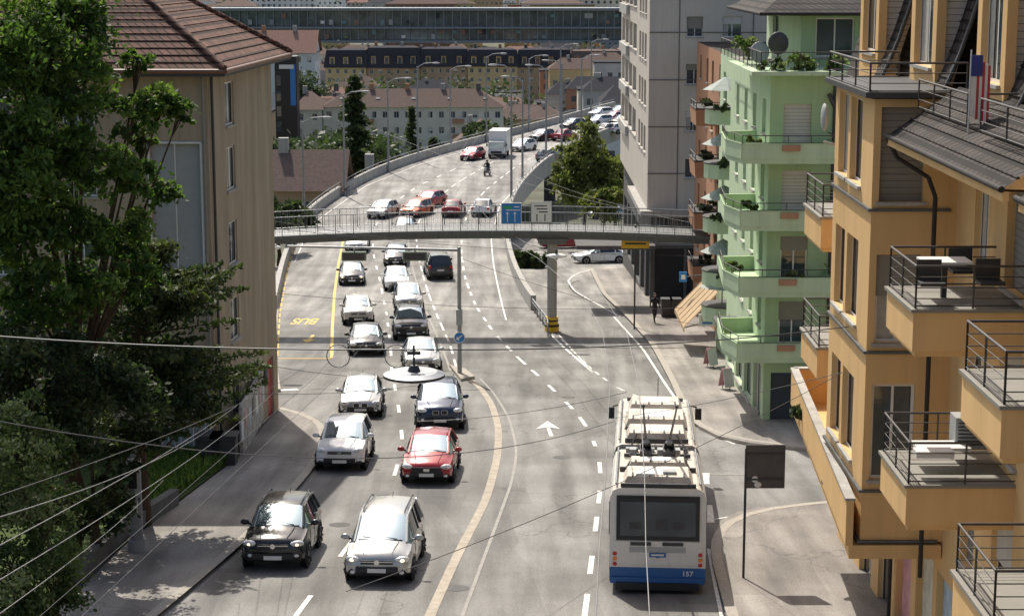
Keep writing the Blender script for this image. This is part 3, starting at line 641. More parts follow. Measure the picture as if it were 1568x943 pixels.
m.box((8.0,34.4,41.55),(.9,.7,.04),M_white); m.box((8.0,34.4,41.2),(.1,.1,.7),M_dark)
for x,y in((7.6,33.7),(8.5,35.1),(8.7,33.8)): m.box((x,y,41.25),(.45,.45,.06),M_dark); m.box((x,y+.2,41.45),(.45,.05,.4),M_dark)
m.box((8.1,34.5,38.0),(1.0,.6,.06),M_white); m.box((8.7,34.9,38.2),(.6,.5,.6),M_grey); m.box((7.8,33.8,38.05),(.7,.35,.12),M_white)
for i in range(7): m.box((8.7,34.64,37.98+.07*i),(.5,.02,.02),M_dark)
tp=[(7.3,39.2),(8.05,52.5),(9.6,52.5),(9.3,39.2)]
m.prism(tp,34.55,34.25,M_orange); 
for a,b in((0,1),(1,2)):
    A,B_=Vector(tp[a]),Vector(tp[b]); c=(A+B_)/2; d=B_-A; m.box((c.x,c.y,35.05),(d.length,.16,1.0),M_orange,math.atan2(d.y,d.x)); m.box((c.x,c.y,35.58),(d.length,.22,.05),M_conc,math.atan2(d.y,d.x))
M_gut=mat('dark_gutter',(.045,.04,.038),.7,var=.2,spec=.2)
def skirt(y0,y1,x0=7.75,z0=43.45):
    m.face([(x0,y1,z0),(x0,y0,z0),(9.2,y0,z0+1.0),(9.2,y1,z0+1.0)],M_tiled); m.face([(x0,y0,z0),(9.2,y0,z0-.05),(9.2,y0,z0+1.0)],M_orange); m.face([(x0,y1,z0),(9.2,y1,z0+1.0),(9.2,y1,z0-.05)],M_orange)
    m.face([(x0,y0,z0-.04),(x0,y1,z0-.04),(9.2,y1,z0-.08),(9.2,y0,z0-.08)],M_orange)
    for k in range(1,6):
        t=k/6; m.cyl((x0+1.45*t,y0,z0+t+.01),(x0+1.45*t,y1,z0+t+.01),.025,M_tiled,n=5)
    m.cyl((x0-.03,y0-.05,z0),(x0-.03,y1+.05,z0),.055,M_gut,n=8); m.box((x0+.06,(y0+y1)/2,z0-.12),(.1,y1-y0,.16),M_orange)
skirt(29.6,38.9); skirt(17,29.2,7.9,43.35)
m.tube([(7.75,38.9,43.4),(7.95,38.8,43.0),(8.6,38.75,42.6),(8.75,38.7,42.2),(8.75,38.7,34)],.05,M_gut,n=6)
m.face([(wx(54)-.1,54.5,43.7),(9.1,16,43.7),(10.6,16,49.8),(11.4,54.5,49.8)],M_tiled)
m.face([(wx(54)-.1,54.5,43.7),(11.4,54.5,49.8),(16,54.5,49.8),(16,54.5,43.7)],M_orange)
m.face([(10.6,16,49.8),(18,16,52),(18,54.5,52),(11.4,54.5,49.8)],M_tiled)
def dormer(y0,y1,x0,z0,z1):
    w=y1-y0
    facade(m,(x0,y1),(x0,y0),z0,z1,[(w*.15,w*.85,z0+.9,z1-.5,'win')],M_orange)
    facade(m,(x0,y0),(11.5,y0),z0,z1,[(.2,.85,z0+.5,z1-.7,'shutw')],M_orange); m.face([(11.5,y1,z0),(x0,y1,z0),(x0,y1,z1),(11.5,y1,z1)],M_orange)
    m.box(((x0+11.5)/2-.15,(y0+y1)/2,z1+.08),(11.5-x0+.5,w+.5,.16),M_dark)
    yy=y0-.02
    pts=[(x0-.5+t*1.6,z0-.1+(t**1.7)*4.4) for t in np.linspace(0,1,9)]
    for i in range(8): 
        a,b=pts[i],pts[i+1]; m.face([(a[0],yy,a[1]),(a[0],yy-1.0,a[1]),(b[0],yy-1.0,b[1]),(b[0],yy,b[1])],M_tiled)
        m.cyl((a[0],yy-1.0,a[1]+.03),(b[0],yy-1.0,b[1]+.03),.05,M_dark,n=5); m.cyl((a[0],yy,a[1]+.03),(a[0],yy-1.0,a[1]+.03),.03,M_tiled,n=4)
for y0,y1 in((24.5,27),(30,32.4),(35.2,37.4),(41,43.6),(47.5,50)): dormer(y0,y1,9.15,43.8,48.2)
railing(m,[(9.3,34.6),(8.35,34.6),(8.35,38.8)],44.0,.6,M_rail,horiz=2,bars=False,r=.014); railing(m,[(9.4,29.8),(8.3,29.8),(8.3,33.4)],44.0,.6,M_rail,horiz=2,bars=False,r=.014)
for i in range(7): # striped flag hanging from the railing
    m.box((8.4+.05*i,34.55,44.75-.03*i),(.05,.02+.012*(i%2),1.1),[mat('flag_red',(.55,.06,.07),.8,var=.1),M_white][i%2] if i else M_white)
m.box((8.47,34.52,45.12),(.2,.03,.38),mat('flag_blue',(.04,.06,.25),.8,var=.1)); m.cyl((8.36,34.55,43.9),(8.36,34.55,45.4),.015,M_white)
for y in(29.6,44.6): m.cyl((wx(y)-.12,y,29),(wx(y)-.12,y,43.4),.05,M_gut,n=6)
m.ell((7.7,46.5,43.2),(.08,.3,.35),M_grey); m.cyl((7.7,46.5,42.6),(8.9,46.5,42.3),.03,M_grey)
m.finish('orange_apartment_building',origin=(9,40,31))
# ------------------------------------------------------------ green building
m=MB(); x0,y0=10.25,75.0; yb=88.5; zt=42.6; gf=[31.35,34.0,36.65,39.3]
oS=[];oF=[]
for z in gf+[28.4]:
    if z>29:
        oS+=[(2.2+i*3.0,3.3+i*3.0,z+.8,z+2.2,'win') for i in range(4)]; oF+=[(.55,1.65,z+.35,z+2.1,random.choice(['half','shutw','half'])),(4.1,4.8,z+.8,z+2.1,'half')]
oS+=[(1+i*3.1,3.4+i*3.1,28.3,30.6,'win') for i in range(4)]; oF+=[(.3,1.9,28.3,30.5,M_carglassd),(2.6,3.6,28.3,30.4,M_black)]
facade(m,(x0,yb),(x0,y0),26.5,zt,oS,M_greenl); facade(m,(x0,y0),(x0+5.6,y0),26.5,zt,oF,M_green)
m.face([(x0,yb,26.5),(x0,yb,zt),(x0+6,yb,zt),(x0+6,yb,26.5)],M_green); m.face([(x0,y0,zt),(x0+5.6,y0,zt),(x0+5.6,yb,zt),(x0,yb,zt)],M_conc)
for z in gf:
    P_=[(8.6,75.4),(9.0,73.5),(12.6,73.5),(12.6,75.05),(10.3,75.05),(10.3,79.0),(8.8,78.8)]
    m.prism(P_,z+.1,z-.12,M_greenl)
    def par(a,b):
        a=Vector(a);b=Vector(b); c=(a+b)/2; d=b-a; m.box((c.x,c.y,z+.36),(d.length,.1,.58),M_greenl,math.atan2(d.y,d.x)); m.box((c.x,c.y,z+.67),(d.length+.06,.14,.035),M_green,math.atan2(d.y,d.x))
    for i in(0,1,2,5): par(P_[i],P_[(i+1)%7])
    par(P_[6],P_[0]); railing(m,[P_[6],P_[0],P_[1],P_[2],P_[3]],z+.68,.3,M_rail,bars=False,r=.013,post=.8)
    m.box((10.9,73.42,z+.5),(.7,.22,.22),M_terr)
m.box((x0+2.4,y0+3,zt+.06),(6.6,8.2,.16),M_greenl); railing(m,[(x0-.5,yb),(x0-.5,y0-.8),(x0+5.6,y0-.8)],zt+.12,.75,M_rail,sp=.3,r=.014)
m.cyl((x0+2.55,y0-.1,28),(x0+2.55,y0-.1,zt),.07,M_dark,n=6); m.cyl((x0+2.55,y0-.1,41.3),(x0+2.3,y0-.15,41.8),.09,M_dark,n=6)
facade(m,(x0+1.6,y0+3),(x0+6,y0+3),zt,45.2,[(.6,2.2,zt+.5,zt+2.1,'win')],M_green); facade(m,(x0+1.6,yb),(x0+1.6,y0+3),zt,45.2,[(2,4,zt+.6,zt+2.0,'win')],M_greenl)
e=[(x0-.2,y0+1.8),(x0+6.4,y0+1.8),(x0+6.4,yb),(x0-.2,yb)]
m.face([(*e[0],44.9),(*e[1],44.9),(x0+5,y0+7,47.0),(x0+3,y0+7,47.0)],M_tiled); m.face([(*e[3],44.9),(*e[0],44.9),(x0+3,y0+7,47.0)],M_tiled); m.face([(*e[0],44.9),(*e[3],44.9),(*e[2],44.9),(*e[1],44.9)],M_dark)
for a,b in((0,1),(3,0)): m.cyl((*e[a],44.88),(*e[b],44.88),.08,M_gut,n=6)
m.ell((x0+.4,y0+1.0,43.75),(.42,.12,.46),M_dark); m.cyl((x0+.4,y0+1,42.6),(x0+.4,y0+1,43.75),.04,M_dark)
m.ell((x0-.1,y0+2.8,43.3),(.4,.1,.45),M_grey)
m.box((9.75,80.0,31.0),(1.2,9,.12),M_concd)
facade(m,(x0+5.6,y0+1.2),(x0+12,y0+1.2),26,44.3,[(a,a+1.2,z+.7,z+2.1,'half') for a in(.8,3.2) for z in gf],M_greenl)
m.box((x0+4.5,y0-.2,36.4),(.7,.1,.45),M_signblue); m.box((x0+4.2,y0-.3,30.9),(3.4,.5,.25),M_concd)
m.finish('green_apartment_building',origin=(x0,y0,27))
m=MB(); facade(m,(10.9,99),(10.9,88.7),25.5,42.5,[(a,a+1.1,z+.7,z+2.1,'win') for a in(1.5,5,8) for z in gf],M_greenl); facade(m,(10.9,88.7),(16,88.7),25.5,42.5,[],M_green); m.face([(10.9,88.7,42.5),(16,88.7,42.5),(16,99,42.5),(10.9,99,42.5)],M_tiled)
aw=mat('awning_grey',(.36,.4,.36),.8)
for i,z in enumerate([29.6]+gf):
    m.cyl((10.6,92,z-.1),(10.6,92,z+.6),1.2,M_greenl,n=12,sm=False); m.cyl((10.6,92,z+.61),(10.6,92,z+.66),1.25,M_dark,n=12)
    m.cyl((10.4,91.8,z+1.55),(10.4,91.8,z+2.15),1.15,aw,r1=.1,n=8,sm=False); m.cyl((10.4,91.8,z),(10.4,91.8,z+2.2),.03,M_steel)
m.finish('balcony_house',origin=(11,92,26))
m=MB(); facade(m,(11.6,119),(11.6,99.2),24,42.0,[(a,a+1.1,z+.7,z+2.1,'win') for a in(2,6,9,13,16) for z in(28.6,31.3,34,36.6,39.2)],M_terr); facade(m,(11.6,99.2),(17,99.2),24,42,[(.8,1.9,z+.7,z+2.1,'half') for z in(36.6,39.2)],M_terr); m.face([(11.6,99.2,42),(17,99.2,42),(17,119,42),(11.6,119,42)],M_tiled)
for z in(29.6,32.6,35.5,38.4):
    m.box((11.0,106.5,z),(1.5,3.2,.9),M_terr,tp=1.08); m.box((11.0,106.5,z+.5),(1.66,3.4,.08),M_dark); railing(m,[(11.7,104.9),(10.25,104.9),(10.25,108.1)],z+.5,.35,M_rail,bars=False)
m.finish('terracotta_balcony_house',origin=(12,105,25))
# ------------------------------------------------------------ grey tower
m=MB(); x0,y0,yb=8.75,121.0,152.0
rows=range(14)
oF=[(2.35,3.4,27.2+3.0*r,28.5+3.0*r,random.choice(['shutw','win','half'])) for r in rows]+[(4.6,5.9,27.2+3*r,28.5+3*r,'half') for r in rows]
facade(m,(x0,y0),(x0+9,y0),31.2,66,[o for o in oF if o[2]>31.3],M_tower); 
oS=[]
for r in rows:
    z=25+3.0*r
    if z<31.5: continue
    oS+=[(21.5+i*2.6,23.3+i*2.6,z+.6,z+2.3,'win') for i in range(3)]+[(1+4.6*i,4.8+4.6*i,z+.8,z+2.6,'half') for i in range(4)]
facade(m,(x0,yb),(x0,y0),31.2,66,oS,M_tower,depth=.35)
bg_=mat('balcony_parapet',(.42,.41,.38),.7)
for r in rows:
    z=25+3.0*r
    if z>31:
        m.box((x0-.12,146,z+.4),(.3,9,.7),bg_); 
        m.box((x0+4.5,y0-.02,z-.5),(9.04,.06,.05),M_concd)
for xx in(1.9,6.6): m.box((x0+xx,y0-.02,48.6),(.05,.05,34.8),M_concd)
facade(m,(x0+.3,y0+.8),(x0+9,y0+.8),22,31.2,[(.3,2.2,25.2,28.5,M_black),(2.4,4.6,25.2,28.5,M_black),(.3,4.6,28.8,30.6,'win')],M_concd)
facade(m,(x0+.3,yb),(x0+.3,y0+.8),18,31.2,[(1+5*i,5+5*i,24.4,28.5,M_carglassd) for i in range(6)],M_concd)
m.box((x0+4.2,y0+6,31.0),(9.4,14,.35),M_conc); m.box((x0-2.2,y0-1,29.2),(5,5,.25),M_concd)
m.finish('grey_tower_block',origin=(x0,y0,23))
m=MB(); c=AT(973,369,107.5); m.box(c,(1.6,.12,.85),M_yell); m.box((c.x,c.y-.07,c.z+.1),(1.1,.02,.12),M_dark); m.box((c.x,c.y-.07,c.z-.15),(1.2,.02,.1),M_dark); m.box((c.x,c.y+.3,c.z+.6),(.08,.5,.6),M_dark)
m.cyl((c.x,c.y+.1,c.z),(c.x,c.y+.1,tz(c.y)),.05,M_dark); m.finish('yellow_shop_sign')
m=MB(); c=AT(1062,462,98); m.add([(c.x-.7,95.5,c.z-.9),(c.x+1.0,95.5,c.z+.9),(c.x+1.0,101,c.z+.9),(c.x-.7,101,c.z-.9)],[(0,1,2,3)],M_tan); 
for y in(95.5,101): m.cyl((c.x-.7,y,c.z-.9),(c.x+1.0,y,c.z-.5),.03,M_dark)
for i in range(6): m.cyl((c.x-.7,95.6+1.06*i,c.z-.88),(c.x+1.0,95.6+1.06*i,c.z+.92),.02,M_tan,n=4)
m.box((c.x-.72,98.2,c.z-1.0),(.04,5.5,.25),M_tan); m.finish('shop_awning')
m=MB(); c=AT(1083,490,92); m.box(c,(.85,.1,.6),M_white); m.box((c.x,c.y-.06,c.z+.08),(.6,.02,.14),mat('sign_red',(.5,.05,.04),.5,var=0)); m.box((c.x,c.y-.06,c.z-.14),(.5,.02,.1),M_signblue); m.cyl((c.x+.4,c.y,c.z),(c.x+1.4,c.y,c.z),.04,M_dark); m.finish('kiosk_sign')
m=MB(); c=AT(1046,424,100); m.box(c,(.4,.1,.55),M_signblue); m.box((c.x,c.y-.06,c.z),(.22,.02,.25),M_white); m.cyl((c.x,c.y,c.z),(c.x+1.2,c.y,c.z+.1),.035,M_dark); m.finish('shop_sign')
for u in(1020,1034):
    m=MB(); p=G(u,488); m.box((0,0,.55),(.6,.65,1.0),M_dark,tp=1.1); m.box((0,0,1.1),(.7,.78,.1),M_dark); m.cyl((-.3,.3,.1),(.3,.3,.1),.1,M_rubber); m.box((0,-.42,1.05),(.5,.06,.05),M_dark); m.finish('waste_bin',matrix=Matrix.Translation(p+Vector((0,0,.13))))
for u,v in((1088,566),(1112,600)):
    m=MB(); p=G(u,v); 
    for s in(-1,1): m.cyl((0,s*.3,0),(0,s*.05,.95),.02,M_dark); 
    m.box((0,-.16,.55),(.5,.04,.85),M_white,M=Matrix.Rotation(-.26,3,'X')); m.box((0,.16,.55),(.5,.04,.85),poster[0],M=Matrix.Rotation(.26,3,'X')); m.finish('pavement_sign',matrix=Matrix.Translation(p+Vector((0,0,.13)))@Matrix.Rotation(.5,4,'Z'))
# ------------------------------------------------------------ footbridge
pb=G(845,507); yB=pb.y
m=MB(); xsB=np.linspace(-16,11.2,28)
def zB(x): return 32.03-0.0022*(x+1)**2
for i in range(27):
    a,b=xsB[i],xsB[i+1]; za,zc=zB(a),zB(b)
    for (ya,yb_,t0,t1,mt) in((yB-1.4,yB+1.4,0,-.2,M_steeld),(yB-1.1,yB+1.1,-.2,-.5,M_steeld)):
        vs=[(a,ya,za+t1),(b,ya,zc+t1),(b,yb_,zc+t1),(a,yb_,za+t1),(a,ya,za+t0),(b,ya,zc+t0),(b,yb_,zc+t0),(a,yb_,za+t0)]
        m.add(vs,[(0,3,2,1),(4,5,6,7),(0,1,5,4),(2,3,7,6)],mt)
for y in(yB-1.35,yB+1.35): railing(m,[(x,y) for x in xsB],[zB(x) for x in xsB],1.05,M_steel,sp=.22,r=.018)
m.cyl((pb.x,yB,tz(yB)),(pb.x,yB,zB(pb.x)-.5),.28,M_conc,n=16); m.box((pb.x,yB,zB(pb.x)-.65),(1.4,2.0,.35),M_steeld,tp=1.3)
m.cyl((pb.x,yB,tz(yB)),(pb.x,yB,tz(yB)+.3),.42,M_yell,n=16); m.cyl((pb.x,yB,tz(yB)+.3),(pb.x,yB,tz(yB)+.42),.43,M_black,n=16); m.cyl((pb.x,yB,tz(yB)+.42),(pb.x,yB,tz(yB)+.85),.36,M_yell,n=16); m.cyl((pb.x,yB,tz(yB)+.6),(pb.x,yB,tz(yB)+.7),.37,M_black,n=16)
m.box((-16.5,yB,29),(1.0,2.4,6),M_conc)
m.finish('footbridge')
m=MB(); c=AT(783,327,yB-1.5); m.box(c,(1.15,.08,1.2),M_white); m.box((c.x,c.y-.045,c.z),(1.08,.02,1.13),M_signblue)
for x in(-.22,.2): m.box((c.x+x,c.y-.06,c.z-.25),(.05,.012,.45),M_white); m.add([(c.x+x-.1,c.y-.06,c.z-.02),(c.x+x+.1,c.y-.06,c.z-.02),(c.x+x,c.y-.06,c.z+.1)],[(0,1,2)],M_white)
m.box((c.x-.2,c.y-.06,c.z+.35),(.5,.012,.16),mat('sign_green',(.03,.35,.12),.4,var=0)); m.box((c.x+.3,c.y-.06,c.z+.38),(.3,.012,.06),M_white); m.box((c.x+.1,c.y-.06,c.z+.2),(.8,.012,.05),M_white)
m.finish('direction_sign')
m=MB(); c=AT(829,325,yB-1.5); m.box(c,(1.2,.08,1.2),M_grey); m.box((c.x,c.y-.045,c.z),(1.12,.02,1.12),M_white)
for i in range(3): m.box((c.x-.05+.08*i,c.y-.06,c.z+.36-.17*i),(.7-.1*i,.012,.06),M_dark)
m.box((c.x-.25,c.y-.06,c.z-.3),(.06,.012,.4),M_dark); m.box((c.x+.2,c.y-.06,c.z-.3),(.06,.012,.4),M_dark)
m.finish('direction_sign')
# ------------------------------------------------------------ street furniture
m=MB(); p=R(704,575); p.z=tz(p.y)
m.cyl(p,(p.x,p.y,p.z+6.25),.11,M_steel,r1=.085,n=12); zt=p.z+6.1; m.cyl((p.x,p.y,zt),(p.x-8.2,p.y+.3,zt+.15),.07,M_steel,r1=.05,n=8)
sgb=mat('signal_back',(.16,.2,.15),.6)
for dx in(-2.1,-5.0): m.box((p.x+dx,p.y+.0,zt-.28),(1.15,.35,.42),sgb); m.box((p.x+dx,p.y-.19,zt-.28),(1.0,.03,.3),M_dark); m.cyl((p.x+dx,p.y,zt-.1),(p.x+dx,p.y,zt+.1),.04,M_steel)
m.box((p.x,p.y-.15,p.z+2.9),(.3,.3,.75),M_grey); m.cyl((p.x,p.y-.14,p.z+1.9),(p.x,p.y-.17,p.z+1.9),.24,M_signblue,n=20); m.cyl((p.x,p.y-.13,p.z+1.9),(p.x,p.y-.165,p.z+1.9),.27,M_white,n=20)
m.add([(p.x-.16,p.y-.18,p.z+1.8),(p.x+.02,p.y-.18,p.z+1.75),(p.x-.12,p.y-.18,p.z+1.98)],[(0,1,2)],M_white); m.cyl((p.x-.08,p.y-.18,p.z+1.84),(p.x+.13,p.y-.18,p.z+2.02),.03,M_white)
m.finish('signal_mast')
m=MB(); q=[R(688,562),R(712,568),R(727,580),R(706,584)]; m.prism([(a.x,a.y) for a in q],lambda y:tz(y)+.14,lambda y:tz(y)-.1,M_kerb); m.finish('traffic_island')
def lampost(u,v,h,arm,fn=R):
    m=MB(); p=fn(u,v); m.cyl(p,(p.x,p.y,p.z+h),.13,M_steel,r1=.08,n=8)
    pts=[(p.x,p.y,p.z+h-.1),(p.x+arm*.4,p.y,p.z+h+.35),(p.x+arm,p.y,p.z+h+.45)]; m.tube(pts,.06,M_steel,n=6)
    m.ell((p.x+arm*1.1,p.y,p.z+h+.42),(.5,.18,.1),M_grey); m.box((p.x+arm*1.1,p.y,p.z+h+.33),(.7,.25,.03),M_white); m.finish('street_lamp')
for u,v,h,a in [(466,340,9,2.0),(528,300,10,2),(595,264,10,2),(640,246,11,2.0),(690,231,10,2),(745,218,11,2),(800,286,11,-1.6),(783,314,13,-1.6),(836,252,11,-1.8),(860,238,11,-1.8),(890,223,11,1.8),(810,202,10,2),(858,190,11,2),(905,176,11,2)]: lampost(u,v,h,a)
m=MB(); c=AT(415,379,90); m.ell(c,(.5,.28,.13),M_white); m.ell((c.x,c.y,c.z+.08),(.35,.2,.12),M_grey); m.cyl((c.x-3,c.y,c.z+.25),(c.x,c.y,c.z+.12),.03,M_steel); m.cyl((c.x-3,c.y,c.z+.25),(c.x-3,c.y,tz(c.y)),.08,M_steel); m.finish('street_lamp')
m=MB(); c=AT(852,392,100); m.ell(c,(.6,.3,.12),M_white); m.cyl((c.x,c.y,c.z),(c.x,c.y,c.z+.35),.08,M_dark); m.cyl((c.x-1.2,c.y,c.z+.35),(c.x+1.2,c.y,c.z+.35),.015,M_wire); 
m.finish('hanging_street_lamp')
m=MB(); c=AT(634,574,22); n=28
m.cyl((c.x,c.y,c.z-.02),(c.x,c.y,c.z+.012),.37,M_dark,n=n); m.cyl((c.x,c.y,c.z+.012),(c.x,c.y,c.z+.045),.37,M_steel,r1=.28,n=n); m.cyl((c.x,c.y,c.z+.045),(c.x,c.y,c.z+.12),.08,M_dark,r1=.05,n=12); m.cyl((c.x,c.y,c.z+.1),(c.x,c.y,c.z+.36),.014,M_dark); m.box((c.x,c.y,c.z+.27),(.16,.06,.04),M_dark)
m.ell((c.x,c.y,c.z-.02),(.3,.3,.06),M_lamp)
m.finish('hanging_street_lamp')
m=MB(); p=G(1138,891); m.cyl(p,(p.x,p.y,p.z+3.75),.035,M_dark,n=8); m.box((p.x+.52,p.y,p.z+3.25),(1.06,.05,1.2),mat('sign_back',(.085,.08,.075),.5,var=.2)); m.box((p.x+.05,p.y,p.z+.05),(.3,.3,.04),M_dark)
for z in(2.9,3.6): m.box((p.x+.5,p.y-.04,p.z+z),(1.0,.03,.05),M_dark)
m.ell((p.x+.25,p.y-.03,p.z+2.9),(.09,.01,.09),M_white); m.ell((p.x+.33,p.y-.03,p.z+2.75),(.1,.01,.08),M_white)
m.finish('traffic_sign')
m=MB(); p=G(210,850); m.cyl(p,(p.x,p.y,p.z+2.75),.2,M_steel,n=16); m.cyl((p.x,p.y,p.z+2.75),(p.x,p.y,p.z+2.85),.22,M_grey,n=16); m.cyl(p,(p.x,p.y,p.z+.5),.25,M_grey,n=16); m.box((p.x,p.y-.18,p.z+2.3),(.22,.08,.5),M_black); m.box((p.x,p.y-.18,p.z+1.5),(.22,.08,.3),M_white); m.finish('speed_camera_column')
for u in(322,345):
    m=MB(); p=G(u,715); m.box((0,0,.6),(.8,.7,1.1),M_dark,tp=1.1); m.box((0,0,1.2),(.95,.85,.1),M_dark); m.cyl((-.4,-.4,1.1),(.4,-.4,1.1),.03,M_dark); m.finish('waste_container',matrix=Matrix.Translation(p))
m=MB(); a,b=G(370,700),G(402,655); d=b-a; m.box(((a.x+b.x)/2,(a.y+b.y)/2,a.z+.9),(d.length,.12,2.0),mat('poster_wall',(.45,.42,.38),.8,var=.6,scale=2.5),math.atan2(d.y,d.x)); 
for i in range(7): m.box((a.x+d.x*i/6+.05,a.y+d.y*i/6,a.z+1.0+.2*(i%2)),(.05,.5,.7),[M_white,poster[0],poster[2],M_dark][i%4],math.atan2(d.y,d.x)-math.pi/2)
m.finish('poster_wall')
m=MB(); q=[G(*p) for p in[(120,900),(185,832),(268,778)]]
for i in range(2):
    a,b=q[i],q[i+1]; d=b-a; m.box(((a.x+b.x)/2,(a.y+b.y)/2,(a.z+b.z)/2+.3),(d.length,.3,.7),M_concd,M=Matrix.Rotation(math.atan2(d.y,d.x),3,'Z')@Matrix.Rotation(-math.atan2(d.z,math.hypot(d.x,d.y)),3,'Y'))
m.finish('low_wall')
m=MB(); m.face([(x,y,tz(y)+.16) for x,y in [(G(*p).x,G(*p).y) for p in[(60,943),(180,850),(262,782),(350,715),(365,702)]]+[(-12,66.5),(-30,66.5),(-30,30)]],M_grass); m.finish('verge_ground')
# ------------------------------------------------------------ overhead wires
m=MB()
def wire(a,b,sag=.3,r=.012,mt=None,n=14):
    a=Vector(a);b=Vector(b); pts=[a.lerp(b,i/n)-Vector((0,0,sag*4*(i/n)*(1-i/n))) for i in range(n+1)]; m.tube(pts,r,mt or M_wire,n=4)
wp=[(24,1.45),(30,1.8),(36,2.2),(48,2.9),(60,3.3),(72,3.1),(90,1.6),(115,-1.4),(150,-5.0),(190,-4),(240,5)]
for off in(-.35,.42): m.tube([(x+off,y,rz(y)+5.6) for y,x in wp],.010,M_wirel,n=4)
wp2=[(20,-6.8),(50,-5.0),(75,-4.6),(95,-5.6),(125,-9.5),(160,-10),(200,-7),(250,2)]
for off in(-.3,.3): m.tube([(x+off,y,rz(y)+5.6) for y,x in wp2],.007,M_wire,n=4)
c1=AT(634,535,22)
wire(AT(-40,512,22.5),c1,.06,.009); wire(c1,AT(1300,500,26),.1,.008); 
def W(u0,v0,y0_,u1,v1,y1_,sag=.2,r=.01,mt=None): wire(AT(u0,v0,y0_),AT(u1,v1,y1_),sag,r,mt)
W(-30,905,17,420,600,60,.2,.006,M_wirel); W(-30,960,15,250,735,40,.1,.005,M_wirel); W(-30,850,17,400,590,66,.2,.006,M_wirel); W(-30,800,18,330,650,50,.2,.006,M_wirel); W(-30,768,20,470,560,70,.25,.006)
W(-30,640,30,940,645,55,.9,.010); W(530,905,30,1290,570,42,.25,.008); W(1290,570,42,940,640,60,.1,.008)
W(380,345,95,1080,392,108,.35,.012); W(414,448,92,1090,470,100,.4,.012); W(230,300,66,720,372,120,.4,.01); W(415,560,78,700,575,90,.3,.012)
W(150,585,60,640,590,80,.4,.01); W(760,520,70,1080,530,85,.2,.012); W(740,230,150,1000,325,120,.6,.012); W(560,190,150,1080,345,110,.8,.012); W(705,395,90,1080,500,92,.3,.01); W(640,645,62,960,600,60,.2,.012)
for u in(518,607):
    c=AT(u,545,23); k=20; m.tube([(c.x+.145*math.cos(2*math.pi*i/k),c.y,c.z+.145*math.sin(2*math.pi*i/k)) for i in range(k+1)],.006,M_wire,n=4)
m.finish('overhead_wires')
# ------------------------------------------------------------ people
def figure(name,J,E,rad,colf,M4,head,helmet=None,hair=(.03,.02,.015)):
    me=bpy.data.meshes.new(name+'_sk'); keys=list(J); me.from_pydata([J[k] for k in keys],[(keys.index(a),keys.index(b)) for a,b in E],[])
    ob=bpy.data.objects.new(name+'_sk',me); scene.collection.objects.link(ob)
    sk=ob.modifiers.new('s','SKIN'); sk.use_smooth_shade=True; ss=ob.modifiers.new('u','SUBSURF'); ss.levels=1; ss.render_levels=1
    for i,k in enumerate(keys):
        me.skin_vertices[0].data[i].radius=(rad[k],rad[k]); me.skin_vertices[0].data[i].use_root=(k=='pelvis')
    bpy.context.view_layer.update()
    em=bpy.data.meshes.new_from_object(ob.evaluated_get(bpy.context.evaluated_depsgraph_get())); bpy.data.objects.remove(ob)
    mats=[mat(name+'_skin',(.45,.28,.2),.6,var=0),mat(name+'_top',colf[0],.8,var=.1),mat(name+'_trousers',colf[1],.8,var=.1),M_black]
    em.materials.clear(); [em.materials.append(q) for q in mats]
    for p in em.polygons: p.use_smooth=True; p.material_index=colf[2](Vector(p.center))
    body=bpy.data.objects.new(name,em); scene.collection.objects.link(body); body.matrix_world=M4
    h=MB(); hx=Vector(head); h.ell(hx,(.075,.09,.115),mats[0],nu=16,nv=12); h.ell(hx+Vector((0,-.09,-.01)),(.014,.022,.025),mats[0]); 
    for s in(-1,1): h.ell(hx+Vector((s*.032,-.08,.012)),(.012,.01,.008),M_black); h.ell(hx+Vector((s*.077,.0,-.005)),(.012,.022,.03),mats[0])
    h.ell(hx+Vector((0,-.082,-.05)),(.025,.01,.007),mat(name+'_lips',(.35,.12,.1),.5,var=0))
    hm=mat(name+'_hair',hair,.6,var=0)
    if helmet: h.ell(hx+Vector((0,.01,.03)),(.14,.165,.155),helmet,nu=16,nv=12); h.ell(hx+Vector((0,-.09,.02)),(.1,.08,.05),M_carglassd)
    else: h.ell(hx+Vector((0,.022,.03)),(.085,.095,.11),hm)
    ho=h.finish('head'); ho.parent=body
    return body
def hand(J,E,rad,wr,nm,s,dirv):
    d=Vector(dirv); w=Vector(J[wr]); J[nm+'p']=tuple(w+d*.07); rad[nm+'p']=.028; E.append((wr,nm+'p'))
    for i in range(4):
        o=Vector((0,(i-1.5)*.02,0)); L=[.07,.085,.08,.06][i]; a=w+d*.08+o; J[f'{nm}f{i}a']=tuple(a+d*L*.5); J[f'{nm}f{i}b']=tuple(a+d*L*.9+Vector((-s*.02,0,0)))
        rad[f'{nm}f{i}a']=.009; rad[f'{nm}f{i}b']=.008; E+= [(nm+'p',f'{nm}f{i}a'),(f'{nm}f{i}a',f'{nm}f{i}b')]
    J[nm+'t']=tuple(w+d*.07+Vector((0,-.05,0))); rad[nm+'t']=.01; E.append((nm+'p',nm+'t'))
EB=[('pelvis','sp'),('sp','ch'),('ch','nk'),('nk','nk2'),('ch','sl'),('ch','sr'),('sl','el'),('sr','er'),('el','wl'),('er','wr'),('pelvis','hl'),('pelvis','hr'),('hl','kl'),('hr','kr'),('kl','al'),('kr','ar'),('al','tl'),('ar','tr')]
